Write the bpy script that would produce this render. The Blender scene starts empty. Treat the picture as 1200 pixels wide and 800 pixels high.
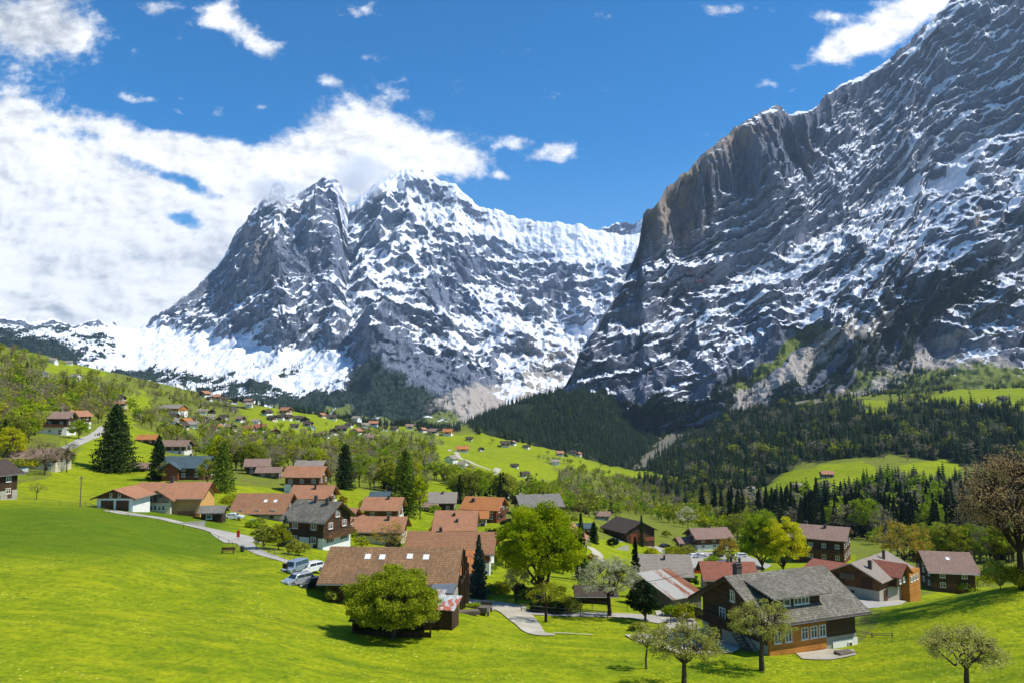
import bpy, bmesh, math, random
import numpy as np
from mathutils import Vector, Matrix
from mathutils.geometry import delaunay_2d_cdt
random.seed(7)
C = bpy.context.scene.collection
SC = bpy.context.scene

# ---------------------------------------------------------------- camera
F = 900.0
PITCH = math.atan(70 / F)
cam = bpy.data.cameras.new('camera')
cam.lens = F / 1200 * 36
cam.sensor_width = 36
cam.clip_start = 1
cam.clip_end = 60000
camo = bpy.data.objects.new('camera', cam)
C.objects.link(camo)
camo.rotation_euler = (math.radians(90) + PITCH, 0, 0)
SC.camera = camo
SC.view_settings.view_transform = 'Standard'
SC.view_settings.look = 'None'
SC.view_settings.gamma = 1
SC.view_settings.exposure = 0.22

# ---------------------------------------------------------------- sun
SUN = Vector((1.0, -0.16, 1.32)).normalized()          # towards the sun
sun = bpy.data.lights.new('sun', 'SUN')
sun.energy = 5.0
sun.angle = math.radians(0.5)
sun.color = (1.0, 0.95, 0.86)
suno = bpy.data.objects.new('sun', sun)
C.objects.link(suno)
suno.rotation_euler = SUN.to_track_quat('Z', 'Y').to_euler()

# ---------------------------------------------------------------- node helpers
class NT:
    """tiny wrapper that builds node trees"""
    def __init__(s, tree):
        s.t = tree; s.n = tree.nodes; s.l = tree.links
    def new(s, typ, **kw):
        n = s.n.new(typ)
        for k, v in kw.items(): setattr(n, k, v)
        return n
    def put(s, sock, v):
        if hasattr(v, 'is_output') or isinstance(v, bpy.types.NodeSocket): s.l.new(v, sock)
        elif isinstance(v, (tuple, list)) and len(v) == 3 and sock.type == 'RGBA': sock.default_value = (*v, 1)
        else: sock.default_value = v
    def math(s, op, a, b=0.0, c=None, clamp=False):
        n = s.new('ShaderNodeMath', operation=op, use_clamp=clamp)
        s.put(n.inputs[0], a); s.put(n.inputs[1], b)
        if c is not None: s.put(n.inputs[2], c)
        return n.outputs[0]
    def noise(s, vec, scale, detail=4, rough=0.5, dist=0.0, out=0):
        n = s.new('ShaderNodeTexNoise')
        if vec is not None: s.l.new(vec, n.inputs['Vector'])
        n.inputs['Scale'].default_value = scale
        n.inputs['Detail'].default_value = detail
        n.inputs['Roughness'].default_value = rough
        n.inputs['Distortion'].default_value = dist
        return n.outputs[out]
    def ss(s, v, a, b, lo=0.0, hi=1.0):
        n = s.new('ShaderNodeMapRange', interpolation_type='SMOOTHSTEP')
        s.put(n.inputs[0], v)
        for i, x in enumerate((a, b, lo, hi)): s.put(n.inputs[i + 1], x)
        return n.outputs[0]
    def mix(s, f, a, b, mode='MIX'):
        n = s.new('ShaderNodeMix', data_type='RGBA', blend_type=mode)
        s.put(n.inputs[0], f)
        s.put(n.inputs[6], a); s.put(n.inputs[7], b)
        return n.outputs[2]
    def attr(s, name, out='Fac'):
        n = s.new('ShaderNodeAttribute', attribute_name=name)
        return n.outputs[out]
    def mapping(s, vec, scale=(1, 1, 1), rot=(0, 0, 0), loc=(0, 0, 0)):
        n = s.new('ShaderNodeMapping')
        s.l.new(vec, n.inputs[0])
        n.inputs['Scale'].default_value = scale
        n.inputs['Rotation'].default_value = rot
        n.inputs['Location'].default_value = loc
        return n.outputs[0]

def material(name, rough=0.85, spec=0.25):
    m = bpy.data.materials.new(name); m.use_nodes = True
    g = NT(m.node_tree)
    b = m.node_tree.nodes['Principled BSDF']
    b.inputs['Roughness'].default_value = rough
    b.inputs['Specular IOR Level'].default_value = spec
    return m, g, b

# ---------------------------------------------------------------- pixel <-> world (photograph is 1200 x 800)
CP, SP = math.cos(PITCH), math.sin(PITCH)
def us(px, py):
    dx = (px - 600) / F; dz = (400 - py) / F
    y = CP - SP * dz; z = SP + CP * dz
    return dx / y, z / y
def pix(x, y, z):
    yc = CP * y + SP * z; zc = -SP * y + CP * z
    return 600 + F * x / yc, 400 - F * zc / yc

# ---------------------------------------------------------------- world: sky with clouds
def build_world():
    w = bpy.data.worlds.new('World'); SC.world = w; w.use_nodes = True
    g = NT(w.node_tree)
    bg = w.node_tree.nodes['Background']
    sky = g.new('ShaderNodeTexSky', sky_type='NISHITA')
    sky.sun_disc = False
    sky.sun_elevation = math.asin(SUN.z)
    sky.sun_rotation = math.atan2(SUN.x, SUN.y)
    sky.altitude = 1100
    sky.air_density = 1.0; sky.dust_density = 0.3; sky.ozone_density = 2.5
    hs = g.new('ShaderNodeHueSaturation')
    g.l.new(sky.outputs[0], hs.inputs['Color'])
    hs.inputs['Saturation'].default_value = 1.5
    hs.inputs['Value'].default_value = 1.08
    tc = g.new('ShaderNodeTexCoord').outputs['Generated']
    sx = g.new('ShaderNodeSeparateXYZ'); g.l.new(tc, sx.inputs[0])
    yy = g.math('MAXIMUM', g.math('ABSOLUTE', sx.outputs[1]), 0.2)
    U = g.math('DIVIDE', sx.outputs[0], yy); S = g.math('DIVIDE', sx.outputs[2], yy)
    cv = g.new('ShaderNodeCombineXYZ'); g.l.new(U, cv.inputs[0]); g.l.new(S, cv.inputs[1])
    warp = g.noise(cv.outputs[0], 5.0, 4, 0.55, out=1)
    wv = g.new('ShaderNodeVectorMath', operation='MULTIPLY_ADD')
    g.l.new(warp, wv.inputs[0]); wv.inputs[1].default_value = (0.10, 0.07, 0); g.l.new(cv.outputs[0], wv.inputs[2])
    wsep = g.new('ShaderNodeSeparateXYZ'); g.l.new(wv.outputs[0], wsep.inputs[0])
    WU, WS = wsep.outputs[0], wsep.outputs[1]
    def blob(px, py, rx, ry, k, rot=0.0):
        u, s = us(px, py)
        u += 0.05; s += 0.035            # mean of the warp
        du = g.math('SUBTRACT', WU, u); ds = g.math('SUBTRACT', WS, s)
        c, n = math.cos(rot), math.sin(rot)
        a = g.math('MULTIPLY', g.math('ADD', g.math('MULTIPLY', du, c), g.math('MULTIPLY', ds, n)), F / (rx * .9))
        b = g.math('MULTIPLY', g.math('SUBTRACT', g.math('MULTIPLY', ds, c), g.math('MULTIPLY', du, n)), F / (ry * .88))
        r2 = g.math('ADD', g.math('MULTIPLY', a, a), g.math('MULTIPLY', b, b))
        e = g.math('POWER', 2.71828, g.math('MULTIPLY', r2, -0.7))
        return g.math('MULTIPLY', e, k)
    B = [(60, 295, 200, 105, 2.1), (-60, 255, 140, 90, 1.6), (200, 330, 130, 60, 1.7), (20, 128, 45, 20, .9), (20, 190, 80, 40, .8), (150, 165, 110, 22, .95, -.08), (250, 215, 100, 30, .9, -.35), (100, 350, 200, 40, 1.1),
         (300, 250, 70, 50, 1.1), (330, 200, 60, 36, 1.3), (415, 165, 48, 44, 1.5), (470, 175, 60, 26, 1.4), (535, 188, 36, 18, 1.15), (430, 215, 70, 30, 1.0),
         (35, 22, 72, 34, 1.35), (95, 40, 24, 18, .6), (178, 6, 22, 15, .85), (250, 10, 34, 20, 1.0, .4), (292, 45, 42, 18, 1.0, -.5), (388, 86, 16, 9, .85), (170, 112, 40, 6, .45), (215, 126, 30, 5, .4, -.4),
         (608, 168, 20, 9, .85), (652, 178, 26, 12, .9, .3), (588, 203, 12, 6, .7), (300, 122, 12, 5, .5),
         (1060, 22, 85, 24, 1.25, .38), (990, 55, 46, 16, .9), (968, 20, 18, 9, .8), (905, 92, 8, 5, .5), (848, 4, 26, 9, .85), (435, 8, 22, 10, .7), (1005, 93, 30, 6, .35), (1180, -60, 160, 60, 1.0),
         (218, 266, 40, 12, -1.9, -.15), (205, 212, 70, 11, -1.1, -.35), (95, 163, 60, 12, -.8, -.2), (258, 238, 44, 20, -1.0, -.4), (100, 357, 54, 12, -1.4), (250, 150, 60, 12, -.8, -.3), (330, 285, 20, 8, -.2)]
    tot = None
    for b in B:
        v = blob(*b); tot = v if tot is None else g.math('ADD', tot, v)
    mp = g.mapping(cv.outputs[0], scale=(1, 1.5, 1), rot=(0, 0, .15))
    n1 = g.noise(mp, 6.0, 9, 0.6, 0.3)
    n2 = g.noise(mp, 22.0, 8, 0.62)
    cov = g.math('ADD', tot, g.math('MULTIPLY', g.math('SUBTRACT', n1, 0.5), 1.7))
    cov = g.math('ADD', cov, g.math('MULTIPLY', g.math('SUBTRACT', n2, 0.5), 1.7))
    cov = g.math('ADD', cov, g.math('MULTIPLY', g.math('SUBTRACT', g.noise(cv.outputs[0], 60.0, 6, .65), 0.5), .9))
    dens = g.ss(cov, 0.28, 1.10)
    # billows: noise sampled a little towards the sun against noise here gives lit and shaded sides
    def offn(sc, det, off):
        m2 = g.mapping(cv.outputs[0], scale=(1, 1.5, 1), rot=(0, 0, .15), loc=off)
        return g.noise(m2, sc, det, .6, .3)
    rel = g.math('SUBTRACT', offn(6.0, 6, (0, 0, 0)), offn(6.0, 6, (.016, .022, 0)))
    rel2 = g.math('SUBTRACT', offn(17.0, 6, (0, 0, 0)), offn(17.0, 6, (.006, .009, 0)))
    core = g.ss(cov, 0.6, 2.0)
    shade = g.math('ADD', 0.97, g.math('ADD', g.math('MULTIPLY', rel, 1.3), g.math('MULTIPLY', rel2, .8)))
    shade = g.math('SUBTRACT', shade, g.math('MULTIPLY', core, g.math('MULTIPLY', g.ss(g.noise(mp, 3.2, 5, .55), .42, .72), .07)))
    shade = g.math('SUBTRACT', shade, g.math('MULTIPLY', blob(0, 5, 100, 55, .50), g.ss(n1, .35, .6)))
    shade = g.math('MINIMUM', shade, 1.04)
    cc = g.mix(g.ss(shade, .5, .98), (0.52, 0.60, 0.72), (1.0, 1.0, 1.0))
    cs = g.new('ShaderNodeVectorMath', operation='SCALE'); g.l.new(cc, cs.inputs[0]); g.put(cs.inputs[3], g.math('MULTIPLY', shade, 8.3))
    up = g.ss(sx.outputs[2], -0.02, 0.03)
    dens = g.math('MULTIPLY', dens, up)
    out = g.mix(dens, hs.outputs[0], cs.outputs[0])
    g.l.new(out, bg.inputs[0])
    bg.inputs[1].default_value = 0.125
build_world()
# ---------------------------------------------------------------- numpy noise
_rng = np.random.RandomState(11)
_P = np.concatenate([_rng.permutation(256)] * 3)
_G = _rng.normal(size=(256, 3)); _G /= np.linalg.norm(_G, axis=1)[:, None]
def pn(x, y, z=None):
    x = np.asarray(x, float); y = np.asarray(y, float) + 0 * x
    z = 0 * x + 0.37 if z is None else np.asarray(z, float) + 0 * x
    xi, yi, zi = np.floor(x).astype(int), np.floor(y).astype(int), np.floor(z).astype(int)
    xf, yf, zf = x - xi, y - yi, z - zi
    f = lambda t: t * t * t * (t * (t * 6 - 15) + 10)
    u, v, w = f(xf), f(yf), f(zf)
    r = 0
    for i in (0, 1):
        a = _P[(xi + i) & 255]
        for j in (0, 1):
            b = _P[a + ((yi + j) & 255)]
            for k in (0, 1):
                h = _P[b + ((zi + k) & 255)]
                gr = _G[h]
                d = gr[..., 0] * (xf - i) + gr[..., 1] * (yf - j) + gr[..., 2] * (zf - k)
                r = r + d * (u if i else 1 - u) * (v if j else 1 - v) * (w if k else 1 - w)
    return r * 1.6
def fbm(x, y, z=None, o=5, g=0.5, l=2.03):
    a, s, r = 1.0, 1.0, 0
    for i in range(o):
        r = r + a * pn(x * s + 17.1 * i, y * s - 9.2 * i, None if z is None else z * s + 3.3 * i); a *= g; s *= l
    return r
def ridged(x, y, z=None, o=5, g=0.55, l=2.07):
    a, s, r, w = 1.0, 1.0, 0, 1.0
    for i in range(o):
        n = 1 - np.abs(pn(x * s + 7.7 * i, y * s + 5.1 * i, None if z is None else z * s - 2.9 * i)) * 1.6
        n = np.clip(n, 0, 1) ** 2
        r = r + a * n * w; w = np.clip(n * 1.6, 0, 1); a *= g; s *= l
    return r
def sstep(x, a, b):
    t = np.clip((x - a) / (b - a), 0, 1); return t * t * (3 - 2 * t)

def saw(q, k=.72):
    f = q - np.floor(q)
    return np.where(f < k, f / k, (1 - f) / (1 - k)) - .5
class TPS:
    def __init__(s, pts, vals, lam=1e-4):
        s.p = np.asarray(pts, float); n = len(s.p); v = np.asarray(vals, float)
        K = s.k(np.linalg.norm(s.p[:, None] - s.p[None], axis=2)) + lam * np.eye(n)
        Pm = np.hstack([np.ones((n, 1)), s.p])
        A = np.zeros((n + 3, n + 3)); A[:n, :n] = K; A[:n, n:] = Pm; A[n:, :n] = Pm.T
        s.w = np.linalg.solve(A, np.concatenate([v, np.zeros(3)]))
    @staticmethod
    def k(r):
        return np.where(r > 1e-9, r * r * np.log(np.maximum(r, 1e-9)), 0)
    def __call__(s, a, b):
        a = np.asarray(a, float); sh = a.shape
        q = np.stack([a.ravel(), np.asarray(b, float).ravel()], 1); out = np.empty(len(q))
        for i in range(0, len(q), 20000):
            c = q[i:i + 20000]
            r = np.linalg.norm(c[:, None] - s.p[None], axis=2)
            out[i:i + 20000] = s.k(r) @ s.w[:-3] + s.w[-3] + c @ s.w[-2:]
        return out.reshape(sh)

def in_poly(poly, x, y):
    x = np.asarray(x, float); y = np.asarray(y, float)
    r = np.zeros(x.shape, bool); n = len(poly)
    for i in range(n):
        x1, y1 = poly[i]; x2, y2 = poly[(i + 1) % n]
        if y1 == y2: continue
        c = ((y1 > y) != (y2 > y)) & (x < (x2 - x1) * (y - y1) / (y2 - y1) + x1)
        r ^= c
    return r

def mesh_grid(name, P, mats, attrs=None, smooth=True):
    """P: (rows, cols, 3) -> mesh object"""
    R, K, _ = P.shape
    idx = np.arange(R * K).reshape(R, K)
    q = np.stack([idx[:-1, :-1], idx[:-1, 1:], idx[1:, 1:], idx[1:, :-1]], -1).reshape(-1, 4)
    return mesh_np(name, P.reshape(-1, 3), q, mats, attrs, smooth)
def mesh_np(name, V, Q, mats, attrs=None, smooth=True, mat_index=None, parent=None):
    V = np.asarray(V, np.float32); Q = np.asarray(Q, np.int32)
    me = bpy.data.meshes.new(name)
    n = Q.shape[1]
    me.vertices.add(len(V)); me.vertices.foreach_set('co', V.ravel())
    me.loops.add(Q.size); me.loops.foreach_set('vertex_index', Q.ravel())
    me.polygons.add(len(Q)); me.polygons.foreach_set('loop_start', np.arange(len(Q), dtype=np.int32) * n)
    me.polygons.foreach_set('loop_total', np.full(len(Q), n, np.int32))
    me.polygons.foreach_set('use_smooth', np.full(len(Q), smooth))
    if mat_index is not None: me.polygons.foreach_set('material_index', np.asarray(mat_index, np.int32))
    me.update(calc_edges=True)
    for k, a in (attrs or {}).items():
        at = me.attributes.new(k, 'FLOAT', 'POINT'); at.data.foreach_set('value', np.asarray(a, np.float32).ravel())
    for m in (mats if isinstance(mats, (list, tuple)) else [mats]): me.materials.append(m)
    o = bpy.data.objects.new(name, me); C.objects.link(o)
    if parent is not None: o.parent = parent
    return o
def grid_normals(P):
    dj = np.gradient(P, axis=1); di = np.gradient(P, axis=0)
    n = np.cross(dj, di); n /= np.maximum(np.linalg.norm(n, axis=2, keepdims=True), 1e-9)
    return n

# ---------------------------------------------------------------- terrain: a height field through surveyed points
CT = [  # photo x, photo y, distance
 (0,800,55),(300,800,61),(600,800,71),(800,800,74),(1000,800,73),(1200,800,66),
 (0,700,80),(150,700,86),(0,640,106),(150,640,112),(0,592,152),(100,596,155),(300,700,95),(330,660,117),(270,642,132),(230,665,112),
 (200,612,152),(365,685,108),(387,711,100),(530,716,101),(560,712,111),(600,737,98),(480,748,88),(600,765,85),
 (750,745,97),(800,762,89),(900,784,80),(1000,758,89),(830,735,99),(1100,745,86),(1200,740,83),
 (1200,684,103),(1120,698,106),(1030,716,108),(1200,720,140),(1080,712,135),(1000,712,124),(880,712,125),
 (790,714,116),(700,708,119),(640,694,130),(570,688,132),(385,642,150),(320,648,128),(180,601,168),(260,607,176),(310,612,182),
 (130,552,250),(60,572,200),(0,580,172),(45,547,230),(100,520,290),(60,508,310),(0,500,320),(0,455,480),(0,412,800),(60,425,900),(150,446,1150),
 (235,562,230),(320,556,300),(430,583,240),(365,588,225),(410,572,280),(450,640,175),(540,645,165),(500,603,240),(560,577,400),(570,612,225),(630,602,260),(240,526,420),(170,530,330),
 (300,500,800),(200,482,800),(300,476,1350),(400,493,1500),(480,505,1600),(400,530,600),(500,540,600),(530,525,1250),(600,545,900),(560,505,1600),(700,548,1350),(760,570,1350),(630,527,1500),
 (600,580,450),(700,602,450),(735,634,270),(680,606,350),(830,643,272),(810,657,250),(740,660,210),(760,690,150),(870,668,205),(960,655,230),(1100,655,240),(1200,650,250),
 (900,635,340),(800,612,500),(1000,645,350),(1200,640,400),
 (900,592,700),(1000,604,600),(1150,600,600),(950,562,900),(1080,552,950),(1200,560,900),(800,588,900),(720,592,750),(860,590,850),
 (900,508,1500),(1000,484,1700),(1100,474,1700),(1200,475,1500),(780,560,1500),(760,540,1900),(840,535,1500),
 (650,458,2700),(720,466,2700),(600,474,2700),(560,492,2600),(640,520,2200),(720,520,2300),(740,500,2600),
 (850,492,2200),(930,474,2300),(1000,464,2200),(1100,462,1950),(1200,458,1850),(520,505,2500),(430,500,2500),(300,490,2500),(150,465,2500),(0,440,2500),
 (620,520,3200),(720,500,3200),(540,510,3200),(900,500,3000),(1200,470,3000),(300,495,3300),(0,445,3300),(780,490,3000),
 (-600,900,40),(-600,600,150),(-500,470,500),(-500,380,900),(-500,420,2600),(1750,950,40),(1750,650,150),(1750,600,500),(1800,480,1500),(1800,455,2500),
 (600,1400,22),(0,1300,22),(1200,1300,22),(-600,1300,22),(1750,1300,22)]
_pt = []; _sv = []
for px, py, Y in CT:
    u, s = us(px, py); _pt.append((u * 2.2, math.log(Y))); _sv.append(s)
_tps = TPS(_pt, _sv, 2e-4)
_coarse_u = np.linspace(-1.6, 1.6, 161); _coarse_v = np.linspace(math.log(18), math.log(3400), 200)
_UU, _VV = np.meshgrid(_coarse_u, _coarse_v)
_SS = _tps(_UU * 2.2, _VV)
def _bil(T, us_, vs_, U, V):
    a = np.clip((U - us_[0]) / (us_[1] - us_[0]), 0, len(us_) - 1.001); b = np.clip((V - vs_[0]) / (vs_[1] - vs_[0]), 0, len(vs_) - 1.001)
    i = a.astype(int); j = b.astype(int); fa = a - i; fb = b - j
    return (T[j, i] * (1 - fa) + T[j, i + 1] * fa) * (1 - fb) + (T[j + 1, i] * (1 - fa) + T[j + 1, i + 1] * fa) * fb
def smooth_height(x, y):
    x = np.asarray(x, float); y = np.maximum(np.asarray(y, float), 18.01)
    return _bil(_SS, _coarse_u, _coarse_v, x / y, np.log(y)) * y
# grid of the terrain mesh
TU = np.linspace(-1.45, 1.45, 720); TV = np.linspace(math.log(18), math.log(3300), 620)
GU, GV = np.meshgrid(TU, TV); GY = np.exp(GV); GX = GU * GY
TH = smooth_height(GX, GY)
TH = TH + fbm(GX / 24, GY / 24, o=3) * .42 * sstep(GY, 20, 100) + fbm(GX / 7, GY / 7, o=3) * 0.10
TH = TH + fbm(GX / 210, GY / 210, o=5) * 9 * sstep(GY, 330, 1100)
TS = TH / GY
def H(x, y):
    x = np.asarray(x, float); y = np.asarray(y, float)
    return _bil(TS, TU, TV, x / y, np.log(np.maximum(y, 18.1))) * y
_ray_y = np.exp(np.linspace(math.log(30), math.log(3200), 900))
def hit(px, py, ymin=30):
    """ground point seen at a photo position (first one beyond ymin)"""
    u, s = us(px, py)
    ys = _ray_y[_ray_y >= ymin]
    d = s * ys - H(u * ys, ys)
    k = np.where(d <= 0)[0]
    if len(k) == 0:
        k = np.array([int(np.argmin(d))])
    k = k[0]
    if k > 0 and d[k - 1] > 0 and d[k] < 0:
        t = d[k - 1] / (d[k - 1] - d[k]); y = ys[k - 1] + t * (ys[k] - ys[k - 1])
    else: y = ys[k]
    x = u * y
    return Vector((x, y, float(H(x, y))))
# ---------------------------------------------------------------- land cover painted on the terrain
MEADOW = [[(-300,560),(-20,575),(60,560),(100,562),(150,556),(190,566),(260,590),(300,605),(330,640),(380,700),(500,760),(-300,1500)],
 [(-300,900),(380,690),(560,712),(640,700),(780,725),(1010,755),(1040,712),(1130,686),(1500,670),(1800,1600),(-300,1600)],
 [(60,560),(70,515),(105,510),(150,480),(162,500),(205,545),(190,570)],[(86,515),(120,503),(130,555),(80,560)],[(138,466),(170,458),(182,475),(165,487),(140,478)],
 [(155,500),(190,510),(190,545),(160,545)],[(196,498),(235,506),(240,520),(200,512)],[(60,425),(130,432),(120,440),(50,437)],
 [(240,565),(330,570),(345,600),(330,625),(270,615),(235,590)],[(375,568),(450,578),(440,600),(380,612)],[(480,580),(520,600),(540,640),(440,660),(330,690),(330,640),(420,600)],
 [(280,480),(330,474),(392,498),(360,510),(300,500)],[(160,460),(250,462),(300,472),(400,500),(300,470),(200,458)],[(365,482),(400,490),(425,506),(395,510),(366,496)],
 [(455,494),(490,500),(480,508),(450,502)],[(508,520),(560,523),(640,540),(655,560),(650,580),(560,575),(515,560)],[(505,510),(560,508),(640,525),(700,540),(690,546),(600,532),(540,528)],
 [(640,545),(700,542),(800,560),(780,566),(700,556)],[(500,570),(545,572),(520,590),(500,590)],[(640,600),(690,606),(700,618),(660,616)],
 [(693,632),(740,636),(790,650),(820,672),(790,692),(760,668),(700,664)],[(490,560),(530,566),(530,600),(505,600)],
 [(560,680),(700,690),(760,715),(640,712),(540,700)],[(790,660),(850,690),(830,710),(760,700)],
 [(905,565),(940,548),(1010,540),(1030,552),(1010,575),(940,590),(915,582)],[(1050,545),(1110,538),(1130,548),(1100,565),(1060,560)],
 [(1080,470),(1120,456),(1200,440),(1300,430),(1300,480),(1200,482),(1140,476)],[(1010,470),(1040,468),(1040,485),(1015,484)],
 [(840,640),(1000,650),(1020,700),(880,700)],[(400,600),(560,606),(700,640),(800,640),(1000,650),(1045,715),(700,720),(520,712),(330,690),(340,620)],[(270,455),(330,468),(330,476),(260,470)],[(350,470),(400,478),(400,486),(350,480)]]
_gpx, _gpy = pix(GX, GY, TH)
_wx = _gpx + fbm(GX / 30, GY / 30, o=3) * 7; _wy = _gpy + fbm(GX / 30 + 9, GY / 30, o=3) * 3.5
_m = np.zeros(GX.shape)
for p in MEADOW: _m = np.maximum(_m, in_poly(p, _wx, _wy).astype(float))
_m[(_gpy > 800) | (GY < 90)] = 1
# a little softening
for _ in range(2):
    _m[1:-1, 1:-1] = (_m[1:-1, 1:-1] * 2 + _m[:-2, 1:-1] + _m[2:, 1:-1] + _m[1:-1, :-2] + _m[1:-1, 2:]) / 6
# places where the meadow is painted darker for the grazing light (left slope)
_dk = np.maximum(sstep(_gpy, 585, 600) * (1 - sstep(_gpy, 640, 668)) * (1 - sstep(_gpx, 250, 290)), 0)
def ground_material():
    m, g, b = material('meadow_and_woodland_ground', 0.95, 0.05)
    pos = g.new('ShaderNodeNewGeometry').outputs['Position']
    n1 = g.noise(pos, 0.03, 5, 0.6); n2 = g.noise(pos, 0.25, 5, 0.65); n3 = g.noise(pos, 1.6, 4, 0.7); n4 = g.noise(pos, 0.09, 4, .6)
    st = g.noise(g.mapping(pos, scale=(.12, .6, .3), rot=(0, 0, .35)), 1.0, 5, .6)
    c1 = g.mix(g.ss(n1, .35, .65), (0.160, 0.230, 0.006), (0.235, 0.290, 0.006))
    c2 = g.mix(g.ss(n2, .35, .7), c1, (0.310, 0.345, 0.008))
    c2 = g.mix(g.math('MULTIPLY', g.ss(n3, .42, .68), .62), c2, (0.075, 0.135, 0.006))
    c2 = g.mix(g.math('MULTIPLY', g.ss(st, .5, .72), .55), c2, (0.41, 0.39, 0.010))
    c2 = g.mix(g.math('MULTIPLY', g.ss(n4, .58, .75), .5), c2, (0.37, 0.35, 0.02))
    c2 = g.mix(g.math('MULTIPLY', g.ss(g.noise(pos, .6, 5, .7), .55, .7), .6), c2, (0.065, 0.125, 0.006))
    c2 = g.mix(g.math('MULTIPLY', g.ss(g.noise(pos, 3.5, 3, .8), .5, .68), .4), c2, (0.36, 0.40, 0.03))
    c2 = g.mix(g.math('MULTIPLY', g.ss(g.noise(g.mapping(pos, scale=(.25, 1, 1), rot=(0, 0, -.2)), .35, 5, .7), .5, .66), .5), c2, (0.085, 0.15, 0.008))
    fl = g.new('ShaderNodeTexVoronoi'); g.l.new(pos, fl.inputs['Vector']); fl.inputs['Scale'].default_value = 1.5
    dots = g.math('MULTIPLY', g.math('LESS_THAN', fl.outputs['Distance'], .17), g.ss(g.noise(pos, .12, 3), .45, .58))
    c2 = g.mix(g.math('MULTIPLY', dots, .7), c2, (0.62, 0.60, 0.12))
    c2 = g.mix(g.math('MULTIPLY', g.attr('dark'), .7), c2, (0.062, 0.130, 0.007))  # shading of the left slope mixed into the grass colour
    wd = g.mix(g.ss(n3, .35, .65), (0.12, 0.125, 0.03), (0.19, 0.19, 0.04))
    wd = g.mix(g.ss(n2, .4, .6), wd, (0.17, 0.22, 0.015))
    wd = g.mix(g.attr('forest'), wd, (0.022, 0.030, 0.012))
    wd = g.mix(g.ss(g.math('ADD', g.attr('scree'), g.math('MULTIPLY', g.math('SUBTRACT', g.noise(pos, .02, 6, .7), .5), 1.3)), .45, .7), wd, (0.20, 0.185, 0.13))
    mm = g.ss(g.math('ADD', g.attr('meadow'), g.math('MULTIPLY', g.math('SUBTRACT', n2, .5), .5)), .38, .62)
    g.l.new(g.mix(mm, wd, c2), b.inputs['Base Color'])
    bp = g.new('ShaderNodeBump'); bp.inputs['Strength'].default_value = 1.0; bp.inputs['Distance'].default_value = .5
    hh = g.math('ADD', g.math('MULTIPLY', n3, .45), g.math('MULTIPLY', g.noise(pos, .5, 4, .6), .9))
    g.l.new(hh, bp.inputs['Height']); g.l.new(bp.outputs[0], b.inputs['Normal'])
    return m
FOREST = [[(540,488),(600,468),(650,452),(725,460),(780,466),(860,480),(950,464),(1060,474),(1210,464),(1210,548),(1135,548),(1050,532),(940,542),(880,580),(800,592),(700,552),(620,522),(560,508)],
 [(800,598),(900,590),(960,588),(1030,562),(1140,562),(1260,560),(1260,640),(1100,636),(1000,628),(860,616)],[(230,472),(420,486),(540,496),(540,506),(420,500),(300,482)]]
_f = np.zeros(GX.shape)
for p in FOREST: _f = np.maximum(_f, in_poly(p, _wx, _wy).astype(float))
SCREE = [[(742,548),(758,546),(795,515),(850,479),(905,445),(960,405),(940,405),(880,440),(824,480),(775,515)],[(900,470),(1000,440),(1080,436),(1080,450),(1000,458),(940,474)]]
_sc = np.zeros(GX.shape)
for p in SCREE: _sc = np.maximum(_sc, in_poly(p, _wx, _wy).astype(float))
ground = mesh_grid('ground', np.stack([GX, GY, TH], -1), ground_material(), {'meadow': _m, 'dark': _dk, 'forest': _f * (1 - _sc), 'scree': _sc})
ground['kind'] = 'structure'
# a wide skirt below so that the ground reaches past the view behind and beside
def skirt():
    xs = np.linspace(-9000, 9000, 61); ys = np.linspace(-3000, 16000, 61)
    X, Y = np.meshgrid(xs, ys)
    Z = np.full(X.shape, -190.0) + fbm(X / 2500, Y / 2500, o=3) * 40
    o = mesh_grid('ground', np.stack([X, Y, Z], -1), ground.data.materials[0], {'meadow': np.zeros(X.shape)}); o['kind'] = 'structure'
skirt()

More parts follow.
